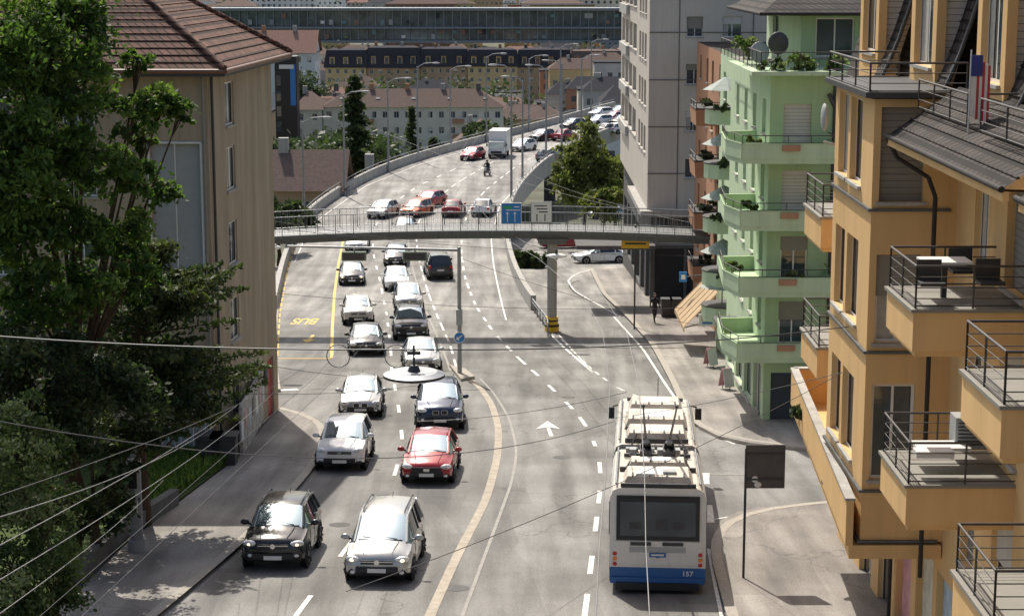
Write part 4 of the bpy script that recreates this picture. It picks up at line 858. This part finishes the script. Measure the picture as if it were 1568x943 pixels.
J={'pelvis':(0,0,.95),'sp':(0,0,1.15),'ch':(0,-.01,1.38),'nk':(0,-.01,1.5),'nk2':(0,-.01,1.56),'sl':(-.19,0,1.42),'sr':(.19,0,1.42),'el':(-.25,.08,1.14),'er':(.25,-.06,1.14),'wl':(-.24,.0,.9),'wr':(.24,-.22,.95),
 'hl':(-.09,0,.9),'hr':(.09,0,.9),'kl':(-.1,-.16,.5),'kr':(.1,.05,.5),'al':(-.1,-.28,.1),'ar':(.1,.33,.14),'tl':(-.1,-.43,.05),'tr':(.1,.22,.04)}
E=list(EB)
rad=dict(pelvis=.14,sp=.13,ch=.15,nk=.06,nk2=.055,sl=.07,sr=.07,el=.048,er=.048,wl=.032,wr=.032,hl=.1,hr=.1,kl=.065,kr=.065,al=.045,ar=.045,tl=.035,tr=.035)
hand(J,E,rad,'wl','L',-1,(0,-.1,-1)); hand(J,E,rad,'wr','Rr',1,(0,-.3,-.95))
p=G(1002,498)
figure('pedestrian',J,E,rad,[(.02,.02,.025),(.03,.03,.04),lambda c:0 if (c.z<.93 and abs(c.x)>.2) else(3 if c.z<.12 else(2 if c.z<.93 else 1))],Matrix.Translation(p+Vector((0,0,.14)))@Matrix.Rotation(.3,4,'Z'),(0,-.02,1.68))
J={'pelvis':(0,.25,.85),'sp':(0,.2,1.08),'ch':(0,.06,1.3),'nk':(0,.02,1.42),'nk2':(0,0,1.48),'sl':(-.2,.06,1.34),'sr':(.2,.06,1.34),'el':(-.34,-.12,1.12),'er':(.34,-.12,1.12),'wl':(-.32,-.38,1.05),'wr':(.32,-.38,1.05),
 'hl':(-.12,.22,.82),'hr':(.12,.22,.82),'kl':(-.24,-.15,.68),'kr':(.24,-.15,.68),'al':(-.2,.12,.32),'ar':(.2,.12,.32),'tl':(-.22,-.05,.26),'tr':(.22,-.05,.26)}
E=list(EB)
rad=dict(pelvis=.15,sp=.15,ch=.17,nk=.07,nk2=.06,sl=.085,sr=.085,el=.06,er=.06,wl=.04,wr=.04,hl=.11,hr=.11,kl=.08,kr=.08,al=.055,ar=.055,tl=.045,tr=.045)
hand(J,E,rad,'wl','L',-1,(.3,-.8,-.4)); hand(J,E,rad,'wr','Rr',1,(-.3,-.8,-.4))
p=R(746,269); MM=Matrix.Translation(p)@Matrix.Rotation(-.35,4,'Z')
figure('motorcyclist',J,E,rad,[(.015,.015,.02),(.02,.02,.025),lambda c:3 if c.z<.35 else(2 if c.z<.86 else 1)],MM,(0,-.02,1.6),helmet=PAINT['black'])
m=MB()
for y in(-.72,.75):
    k=20; m.tube([(0,y+.27*math.cos(2*math.pi*i/k),.31+.27*math.sin(2*math.pi*i/k)) for i in range(k+1)],.055,M_rubber,n=6); m.cyl((-.04,y,.31),(.04,y,.31),.2,M_rim,n=14)
m.ell((0,-.1,.82),(.17,.32,.15),PAINT['dark']); m.ell((0,.42,.78),(.15,.38,.07),M_black); m.ell((0,-.05,.48),(.2,.3,.2),M_dark); m.ell((0,.85,.82),(.11,.2,.07),PAINT['dark'])
for s in(-1,1): m.cyl((s*.1,-.72,.31),(s*.1,-.42,1.0),.03,M_steel); m.cyl((0,-.42,1.02),(s*.36,-.36,1.04),.02,M_black); m.cyl((s*.06,.75,.31),(s*.08,.1,.42),.03,M_steel); m.ell((s*.42,-.42,1.18),(.07,.02,.04),M_black); m.cyl((s*.3,-.38,1.04),(s*.4,-.42,1.18),.01,M_black); m.cyl((s*.18,.1,.4),(s*.2,.8,.5),.05,M_chrome)
m.ell((0,-.52,.92),(.13,.1,.13),M_lamp); m.ell((0,-.48,1.02),(.19,.12,.16),PAINT['dark'])
m.finish('motorcycle',matrix=MM)
# ------------------------------------------------------------ vegetation
def leafmesh(name,pts,size,tint,mt,parent,elong=1.6,outward=None):
    N=len(pts); a=rng.normal(size=(N,3)); 
    if outward is not None: a=outward+a*.35
    a/=np.linalg.norm(a,axis=1)[:,None]; b=rng.normal(size=(N,3)); b[:,2]*=.6
    b-= (a*b).sum(1)[:,None]*a; b/=np.linalg.norm(b,axis=1)[:,None]
    s=size*rng.uniform(.6,1.3,N)[:,None]
    V=np.stack([pts-a*s*elong*.5,pts+b*s*.5-a*s*.1,pts+a*s*elong*.5,pts-b*s*.5-a*s*.1],1).reshape(-1,3)-np.array(parent.location)
    me=bpy.data.meshes.new(name); me.from_pydata(V.tolist(),[],np.arange(4*N).reshape(N,4).tolist()); me.materials.append(mt)
    at=me.attributes.new('tint','FLOAT','FACE'); at.data.foreach_set('value',np.clip(tint,0,1).astype(np.float32))
    ob=bpy.data.objects.new(name,me); scene.collection.objects.link(ob); ob.parent=parent; return ob
def tree(name,base,blobs,n,size,mt,trunk=.25,fork=.4,clump=.2,elong=1.8,flat=.75,limbs=True,cl_n=26):
    base=Vector(base); w=MB(); cen=[Vector(b[0]) for b in blobs]; cc=sum(cen,Vector())/len(cen)
    top=base.lerp(Vector((cc.x,cc.y,cc.z)),fork); 
    mids=[base,base.lerp(top,.5)+Vector((random.uniform(-.2,.2),random.uniform(-.2,.2),0)),top]
    w.tube(mids,trunk,M_bark,n=9,r1=trunk*.7)
    tot=sum(b[1]**2 for b in blobs); P=[];T=[]
    for c,(b,r) in zip(cen,blobs):
        mid=top.lerp(c,.5)+Vector((random.uniform(-.3,.3),random.uniform(-.3,.3),random.uniform(0,.5)))*r*.4
        if limbs: w.tube([top,mid,c],trunk*.3,M_bark,n=6,r1=.02)
        k=max(5,int(cl_n*(r/2)**1.0)); nn=int(n*r*r/tot/k)
        for _ in range(k):
            d=Vector(rng.normal(size=3)).normalized()*(random.random()**.5)*r*(1.0 if random.random()<.8 else 1.3); d.z*=flat; q=c+d
            if limbs: w.tube([c.lerp(mid,.2),c.lerp(q,.5)+Vector((0,0,.1*r)),q],.03*max(.6,r/2),M_bark,n=4,r1=.008)
            # each clump is a drooping spray: elongated along a random twig direction
            tw=rng.normal(size=3)*[1,1,.35]; tw/=np.linalg.norm(tw); sg=r*clump*random.uniform(.6,1.4)
            pp=rng.normal(size=(nn,3))*[sg*.6,sg*.6,sg*.38]+np.outer(rng.normal(size=nn),tw)*sg*.95
            pp[:,2]-=(pp[:,0]**2+pp[:,1]**2)*.18/max(sg,.1)
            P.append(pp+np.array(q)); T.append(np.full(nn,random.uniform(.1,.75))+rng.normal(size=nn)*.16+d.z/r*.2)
    par=w.finish(name,origin=base); leafmesh('leaves',np.concatenate(P),size,np.concatenate(T),mt,par,elong); return par
ML1=leafmat('leaf_locust',(0.035,0.068,0.018),(0.085,0.145,0.032),(0.175,0.235,0.065),.45); ML2=leafmat('leaf_yew',(0.018,0.032,0.014),(0.045,0.07,0.028),(0.11,0.13,0.05),.3)
ML3=leafmat('leaf_bush',(0.045,0.075,0.025),(0.11,0.155,0.05),(0.33,0.35,0.2),.4); ML4=leafmat('leaf_olive',(0.08,0.1,0.028),(0.15,0.17,0.055),(0.24,0.235,0.09),.4); ML5=leafmat('leaf_far',(0.04,0.06,0.03),(0.07,0.1,0.042),(0.12,0.15,0.07),.2)
def B(u,v,y,r): return (AT(u,v,y),r)
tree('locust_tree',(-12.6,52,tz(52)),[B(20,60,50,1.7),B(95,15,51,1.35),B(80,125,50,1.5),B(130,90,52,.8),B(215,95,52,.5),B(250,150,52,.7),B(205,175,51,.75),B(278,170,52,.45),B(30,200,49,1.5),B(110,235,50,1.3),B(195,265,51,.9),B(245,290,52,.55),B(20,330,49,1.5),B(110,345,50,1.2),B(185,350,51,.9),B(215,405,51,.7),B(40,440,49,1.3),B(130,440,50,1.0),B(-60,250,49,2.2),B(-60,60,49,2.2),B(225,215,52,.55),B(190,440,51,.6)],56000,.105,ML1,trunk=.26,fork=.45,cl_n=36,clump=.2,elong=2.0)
yp=[];yt=[];w=MB(); yb0=Vector((-11.2,55.5,tz(55.5))); w.tube([yb0,(-11.3,55.4,34.5),(-11.1,55.3,38.6)],.2,M_bark,n=8,r1=.05); 
for i in range(110):
    z=random.uniform(32.9,38.6); t=(z-32.9)/5.7; Lb=(3.0*(1-t**4)+.5)*random.uniform(.6,1.1); a=random.uniform(0,2*math.pi)
    if i%3==0: a=random.uniform(-1.1,.6)
    s0=Vector((-11.2,55.4,z)); d=Vector((math.cos(a),math.sin(a),random.uniform(.05,.45))); e1=s0+d*Lb
    w.tube([s0,s0+d*Lb*.5,e1],.04,M_bark,n=4,r1=.008)
    k=190; tt=rng.uniform(.15,1.05,k); wd=(1.08-tt)*.34+.05
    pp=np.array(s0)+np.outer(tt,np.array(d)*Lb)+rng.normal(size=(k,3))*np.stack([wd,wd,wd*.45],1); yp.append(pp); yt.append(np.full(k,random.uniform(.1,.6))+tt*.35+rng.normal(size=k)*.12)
par=w.finish('yew_tree',origin=yb0); leafmesh('leaves',np.concatenate(yp),.1,np.concatenate(yt),ML2,par,2.2)
tree('dark_shrub_tree',(-11.9,51,tz(51)),[B(140,580,50,1.4),B(90,640,49,1.5),B(175,680,51,1.1),B(140,770,50,1.1),B(220,640,52,.9),B(30,550,48,1.6),B(270,610,53,.8),B(-40,660,48,2),B(305,630,54,.5),B(180,735,52,.5)],24000,.11,ML2,trunk=.2,fork=.3,cl_n=26)
tree('flowering_bush',(-11.0,44,tz(44)),[B(60,800,43,1.2),B(100,770,44,.7),B(20,700,43,1.2),B(50,650,44,1.0),B(30,880,42,1.3),B(90,860,43,.8),B(105,905,43,.6),B(-30,780,43,1.4),B(10,960,41,1.3),B(55,930,42,.8)],26000,.08,ML3,trunk=.1,fork=.2,cl_n=30,elong=1.4)
w=MB(); w.box((-11,61.5,tz(61.5)-.1),(.1,.1,.1),M_grass); par=w.finish('grass',origin=(-11,60,29))
pp=[]
for _ in range(9000):
    u=random.uniform(225,365); v=random.uniform(695,790)
    if (v-700)>(365-u)*.62+8: continue
    g=G(u,v); pp.append((g.x,g.y,g.z+.18+random.random()*.35))
pp=np.array(pp); leafmesh('blades',pp,.07,rng.uniform(.2,1,len(pp)),ML1,par,4.5,outward=np.tile([0,0,1.0],(len(pp),1)))
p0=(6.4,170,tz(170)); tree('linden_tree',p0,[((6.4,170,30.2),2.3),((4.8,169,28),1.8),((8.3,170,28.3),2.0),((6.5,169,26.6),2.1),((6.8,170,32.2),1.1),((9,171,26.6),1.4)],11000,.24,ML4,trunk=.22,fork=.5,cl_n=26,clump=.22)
def conifer(name,base,h,r,n=9000,size=.3,mt=ML2):
    base=Vector(base); w=MB(); w.tube([base,base+Vector((0,0,h))],.25,M_bark,r1=.03,n=7); P=[];T=[]; k=int(h*6)
    for i in range(k):
        t=(i+.5)/k; z=h*(.1+.9*t); L=r*(1-t)**.8*random.uniform(.55,1.15)+.15; a=random.uniform(0,6.28); nn=n//k
        tt=rng.uniform(0.1,1,nn); d=np.array([math.cos(a),math.sin(a),-.25]); pp=np.array(base)+[0,0,z]+np.outer(tt*L,d)+rng.normal(size=(nn,3))*[.25,.25,.1]
        w.tube([base+Vector((0,0,z)),base+Vector((d[0]*L,d[1]*L,z-.25*L))],.03,M_bark,n=3); P.append(pp); T.append(np.full(nn,random.uniform(.2,.7))+tt*.2)
    par=w.finish(name,origin=base); leafmesh('needles',np.concatenate(P),size,np.concatenate(T),mt,par,1.8)
conifer('spruce_tree',(-19.2,230,tz(230)),16.6,4.2)
conifer('spruce_tree',(-12.5,300,tz(300)),8,1.8,4000)
conifer('spruce_tree',(-20.5,385,tz(385)),13,2.6,4000)
def ctree(name,u,v,y,r,mt=ML5,n=3000,size=.4):
    c=AT(u,v,y); tree(name,(c.x,y,tz(y)),[(c,r),(c+Vector((-r*.7,0,-r*.4)),r*.7),(c+Vector((r*.8,0,-r*.3)),r*.75),(c+Vector((0,-.5,-r*.8)),r*.8)],n,size,mt,trunk=.2,fork=.6,cl_n=18)
for a in [(430,232,250,3.0),(470,245,240,2.2),(495,250,250,2.0),(425,335,150,1.6),(450,325,165,1.3),(465,130,470,4.5),(745,205,330,2.6),(735,195,335,2.0),(940,255,175,1.6),(925,300,160,1.4),(815,395,150,.9),(795,398,150,.6),(1010,340,150,1.5),(440,110,500,4.5),(640,245,300,1.6),(655,250,290,1.6)]:
    ctree('street_tree',*a,mt=random.choice([ML5,ML5,ML4,ML5]))
for cc in [((10.2,74.5,43.1),.5),((11.3,74.6,43.2),.55),((12.6,74.5,43.1),.45),((14,74.6,43.2),.5),((9.8,79,43.5),.7),((15,74.6,43.1),.4),((9.3,74.0,37.5),.22),((9.0,76,34.8),.22),((9.4,74.0,40.1),.2),((11.2,73.6,34.8),.2)]:
    tree('balcony_plant',(cc[0][0],cc[0][1],cc[0][2]-.4),[(Vector(cc[0]),cc[1]),(Vector(cc[0])+Vector((.3,0,-.1)),cc[1]*.7)],600,.11,ML3,trunk=.03,fork=.3,cl_n=10)
for cc in [((11,106,z+.8),.45) for z in(29.6,32.6,35.5,38.4)]+[((10.2,91.2,z+.75),.35) for z in gf]+[((7.9,50,35.0),.3)]: tree('balcony_plant',(cc[0][0],cc[0][1],cc[0][2]-.3),[(Vector(cc[0]),cc[1]),(Vector(cc[0])+Vector((0,-.6,0)),cc[1]*.8)],400,.13,ML5,trunk=.03,fork=.3,cl_n=8)
# ------------------------------------------------------------ background buildings
def bldg(name,x0,x1,y,dep,zb,ze,zr,wall,roof,rows,cols,style='hip',ww=1.2,wh=1.5,dorm=0,bal=0):
    m=MB(); W=x1-x0; hh=(ze-zb)/rows
    kinds=['win','win','half']
    facade(m,(x0,y),(x1,y),zb,ze,grid(W,zb,rows,hh,cols,ww,h0=hh*.3,wh=min(wh,hh*.6),kinds=kinds),wall,sill=False,depth=.2)
    sc=max(1,int(dep/4)); 
    facade(m,(x1,y),(x1,y+dep),zb,ze,grid(dep,zb,rows,hh,sc,ww,h0=hh*.3,wh=min(wh,hh*.6)),wall,sill=False,depth=.2)
    facade(m,(x0,y+dep),(x0,y),zb,ze,grid(dep,zb,rows,hh,sc,ww,h0=hh*.3,wh=min(wh,hh*.6)),wall,sill=False,depth=.2)
    for q in range(bal):
        for r in range(1,rows): x=x0+W*(q+.5)/bal; m.box((x,y-.6,zb+r*hh+.4),(2.6,1.2,.9),M_terr)
    o=.6; a,b,c,d=(x0-o,y-o,ze),(x1+o,y-o,ze),(x1+o,y+dep+o,ze),(x0-o,y+dep+o,ze); ym=y+dep/2
    m.face([a,d,c,b],M_concd)
    if style=='hip':
        k=min(dep/2,W/2*.9); r0=(x0+k,ym,zr); r1=(x1-k,ym,zr)
        m.face([a,b,r1,r0],roof); m.face([b,c,r1],roof); m.face([c,d,r0,r1],roof); m.face([d,a,r0],roof)
        for q in range(int(W/7)): m.box((x0+W*(q+.5)/int(W/7),y+dep*.2,ze+(zr-ze)*.45+.1),(.9,.7,.12),M_glass,M=Matrix.Rotation(.5,3,'X'))
    elif style=='gable':
        r0=(x0-o,ym,zr); r1=(x1+o,ym,zr); m.face([a,b,r1,r0],roof); m.face([c,d,r0,r1],roof); m.face([(x1,y,ze),(x1,y+dep,ze),(x1,ym,zr)],wall); m.face([(x0,y+dep,ze),(x0,y,ze),(x0,ym,zr)],wall)
    elif style=='gablef':
        xm=(x0+x1)/2; r0=(xm,y-o,zr); r1=(xm,y+dep+o,zr); m.face([d,a,r0,r1],roof); m.face([b,c,r1,r0],roof); m.face([(x0,y,ze),(x1,y,ze),(xm,y,zr-.2)],wall)
    elif style=='mansard':
        zm=ze+(zr-ze)*.93; i=1.8; A,B_,C,D=(x0+.2,y+i,zm),(x1-.2,y+i,zm),(x1-.2,y+dep-i,zm),(x0+.2,y+dep-i,zm)
        m.face([a,b,B_,A],roof); m.face([b,c,C,B_],roof); m.face([d,a,A,D],roof); m.face([A,B_,(x1-2,ym,zr),(x0+2,ym,zr)],roof)
    for q in range(dorm):
        x=x0+W*(q+.5)/dorm; h=(zr-ze)*.5; m.box((x,y+1.0,ze+.4+h/2),(1.7,2.2,h),wall); m.box((x,y-.12,ze+.4+h/2),(1.1,.06,h*.75),M_glass); m.box((x,y+.9,ze+.5+h),(2.1,2.6,.2),roof)
    for q in range(max(1,int(W/8))): 
        m.box((x0+W*(q+.3)/max(1,int(W/8)),ym,zr+.3),(1.0,.9,1.8),random.choice([M_conc,M_terr,M_concd]))
    return m.finish(name,origin=((x0+x1)/2,y,zb))
Wt=lambda n,c:mat('wall_'+n,c,.9,var=.12,scale=.3)  # background wall colours, paled slightly to stand in for distance haze
wcream=Wt('cream',(.68,.66,.56)); wwhite=Wt('white',(.72,.73,.72)); wyel=Wt('yellow',(.62,.47,.25)); wor=Wt('ochre',(.46,.33,.21)); wbr=Wt('brick',(.36,.2,.14)); wgr=Wt('grey',(.42,.42,.42))
bldg('white_apartment_block',-43,-2,430,12,0,14.2,18,wcream,M_tileb,4,16,bal=2)
bldg('white_apartment_wing',-49.5,-43.2,428,14,0,13.8,17.5,wcream,M_tileb,4,2)
bldg('white_gabled_house',-12,-1.5,392,11,3,9.3,13.8,wcream,M_tileb,2,3,'gablef')
bldg('pink_roof_house',-66,-50,480,14,0,24,29.5,wwhite,M_tiler,7,6,'gable')
bldg('brown_roof_house',-26,-17.2,188,9,17,24.3,28,wor,M_tileb,2,6,'gable')
bldg('small_house',-18,-12.5,212,7,14,21,24,wcream,M_tileb,2,3,'hip')
X=-63
for i,(w_,c,r,st) in enumerate([(14,wyel,M_slate,'mansard'),(18,wor,M_slate,'mansard'),(16,wor,M_slate,'mansard'),(17,wyel,M_slate,'mansard'),(18,wor,M_slate,'mansard'),(17,wbr,M_tileb,'mansard'),(15,wbr,M_slate,'mansard'),(20,wor,M_slate,'mansard')]):
    bldg('perimeter_block_house',X,X+w_-.2,640+i%3*.6,14,0,11.5+random.uniform(-.5,.8),18+random.uniform(-1,1),c,r,4,int(w_/2.6),st,dorm=int(w_/4.2)); X+=w_
m=MB(); c=AT(441,190,420); m.box((c.x,420,13),(4.8,5,26.5),M_black); m.box((c.x+1.6,417.45,20),(1.2,.1,9),M_signblue); m.box((c.x+.2,417.4,24),(3.2,.1,.9),M_white); 
for i in range(6): m.box((c.x-1.6,417.45,4+3.4*i),(1.0,.1,2.2),M_glass)
m.finish('black_sign_tower')
m=MB(); mgl=mat('station_glass',(.12,.17,.19),.15,metal=.3,var=.6,scale=.2); mst=mat('station_steel',(.24,.27,.29),.7,var=.2)
for zc,h in((9.5,1.2),(16,.8),(24.5,1.2)): m.box((-100,900,zc),(380,16,h),mst)
m.box((-100,902,17),(376,12,15),mgl)
for i in range(95): m.box((-288+i*4,894.5,17),(.4,.5,15),mst)
pb_=mat('station_panel_rust',(.3,.17,.13),.8); pg_=mat('station_panel_teal',(.16,.28,.3),.6)
for i in range(190): 
    if random.random()<.5: m.box((-287+i*2,894.2,random.choice([11.8,14.0,18.5,21.5])),(1.8,.3,random.choice([1.4,2.4])),random.choice([M_grey,mst,wgr,mgl,M_slate,pb_,pg_,M_white]))
m.finish('railway_station_building')
m=MB(); walls=[wcream,wwhite,wor,wgr,wbr,wyel]; roofs=[M_tileb,M_tiler,M_slate,M_tileb,M_slate]
def sb(x,y,w_,d,h,zb=0,flat=.3):
    wl=random.choice(walls); rf=random.choice(roofs); m.box((x,y,zb+h/2),(w_,d,h),wl)
    if random.random()>flat:
        a=(x-w_/2-.4,y-d/2-.4,zb+h+.01);b=(x+w_/2+.4,y-d/2-.4,zb+h+.01);c=(x+w_/2+.4,y+d/2+.4,zb+h+.01);e=(x-w_/2-.4,y+d/2+.4,zb+h+.01); r0=(x-w_/4,y,zb+h+3);r1=(x+w_/4,y,zb+h+3)
        m.face([a,b,r1,r0],rf);m.face([b,c,r1],rf);m.face([c,e,r0,r1],rf);m.face([e,a,r0],rf)
        m.box((x+random.uniform(-.2,.2)*w_,y,zb+h+3),(.9,.9,1.8),M_conc)
    else: m.box((x,y,zb+h+.2),(w_+.4,d+.4,.4),M_slate)
    k=int(w_/3); rw=int(h/3.2)
    for i in range(k):
        for j in range(rw): m.box((x-w_/2+(i+.5)*w_/k,y-d/2-.01,zb+1.8+3.2*j),(1.3,.06,1.5),M_glass)
for _ in range(110): sb(random.uniform(-110,75),random.uniform(665,860),random.uniform(9,22),random.uniform(10,14),random.uniform(5,8.5),flat=.15)
for _ in range(40): sb(random.uniform(-110,60),random.uniform(460,610),random.uniform(10,20),random.uniform(9,12),random.uniform(4,8))
for _ in range(150): sb(random.uniform(-420,260),random.uniform(940,1500),random.uniform(15,45),random.uniform(12,20),random.uniform(12,30))
for _ in range(26): 
    y=random.uniform(260,420); sb(random.uniform(-120,-52),y,random.uniform(10,16),10,random.uniform(8,12),tz(y))
for _ in range(16): 
    y=random.uniform(330,600); sb(random.uniform(12,60),y,random.uniform(10,16),10,random.uniform(12,18),tz(y))
for _ in range(16): sb(random.uniform(20,60),random.uniform(130,200),12,10,12,10)
m.finish('distant_city')
m=MB(); nx_,ny_=60,14; vs=[]
for j in range(ny_):
    for i in range(nx_):
        x=-1800+i*60; y=1500+j*120; vs.append((x,y,(j/(ny_-1))**.8*230*(.8+.25*math.sin(x*.004))+random.uniform(-6,6)*(j>0)))
m.add(vs,[(j*nx_+i,j*nx_+i+1,(j+1)*nx_+i+1,(j+1)*nx_+i) for j in range(ny_-1) for i in range(nx_-1)],mat('hill_forest_hazed',(.1,.15,.13),.95,var=.5,scale=.02),True); m.finish('hills')  # distance haze is mixed into the forest green, paler and bluer
w=MB(); w.box((0,1450,0),(1,1,1),M_bark); par=w.finish('distant_trees',origin=(0,1450,0)); P=[]
for _ in range(200):
    x=random.uniform(-400,280); y=random.choice([random.uniform(870,890),random.uniform(925,1300),random.uniform(930,1000)]); P.append(rng.normal(size=(60,3))*[3.5,3,3]+[x,y,18 if y>900 else 4])
for _ in range(110):
    y=random.uniform(250,430); x=random.choice([random.uniform(-90,-50),random.uniform(-36,-24) if y<380 else -60]); P.append(rng.normal(size=(200,3))*[1.6,1.6,1.5]+[x,y,tz(y)+4])
for _ in range(70):
    y=random.uniform(440,630); P.append(rng.normal(size=(130,3))*[2,2,2]+[random.uniform(-80,40),y,5])
P=np.concatenate(P); leafmesh('leaves',P,1.0,rng.uniform(0,.9,len(P)),ML5,par,1.3)
# ------------------------------------------------------------ light, sky, camera
sd=Vector((-0.30,0.95,0)).normalized(); el=math.radians(50)
S_=Vector((sd.x*math.cos(el),sd.y*math.cos(el),math.sin(el)))
li=bpy.data.lights.new('sun','SUN'); li.energy=5.0; li.angle=math.radians(.5); li.color=(1,.945,.85)
lo=bpy.data.objects.new('sun',li); scene.collection.objects.link(lo); lo.rotation_euler=S_.to_track_quat('Z','Y').to_euler()
wd=bpy.data.worlds.new('World'); scene.world=wd; wd.use_nodes=True; nt=wd.node_tree; bg=nt.nodes['Background']
sk=nt.nodes.new('ShaderNodeTexSky'); sk.sky_type='NISHITA'; sk.sun_disc=False; sk.sun_elevation=el; sk.sun_rotation=math.atan2(sd.x,sd.y); sk.dust_density=4.0; sk.air_density=1.0; sk.ozone_density=.8
nt.links.new(sk.outputs[0],bg.inputs['Color']); bg.inputs['Strength'].default_value=.14
cam=bpy.data.cameras.new('camera'); co=bpy.data.objects.new('camera',cam); scene.collection.objects.link(co); scene.camera=co
co.location=(0,0,CAMZ); co.rotation_euler=(math.pi/2-PITCH,0,0); cam.sensor_width=36; cam.lens=36*F/1568.0; cam.clip_start=.5; cam.clip_end=9000
scene.view_settings.view_transform='Standard'; scene.view_settings.look='None'; scene.view_settings.exposure=0
print('OBJ',len(bpy.data.objects),'bridgeY',yB)
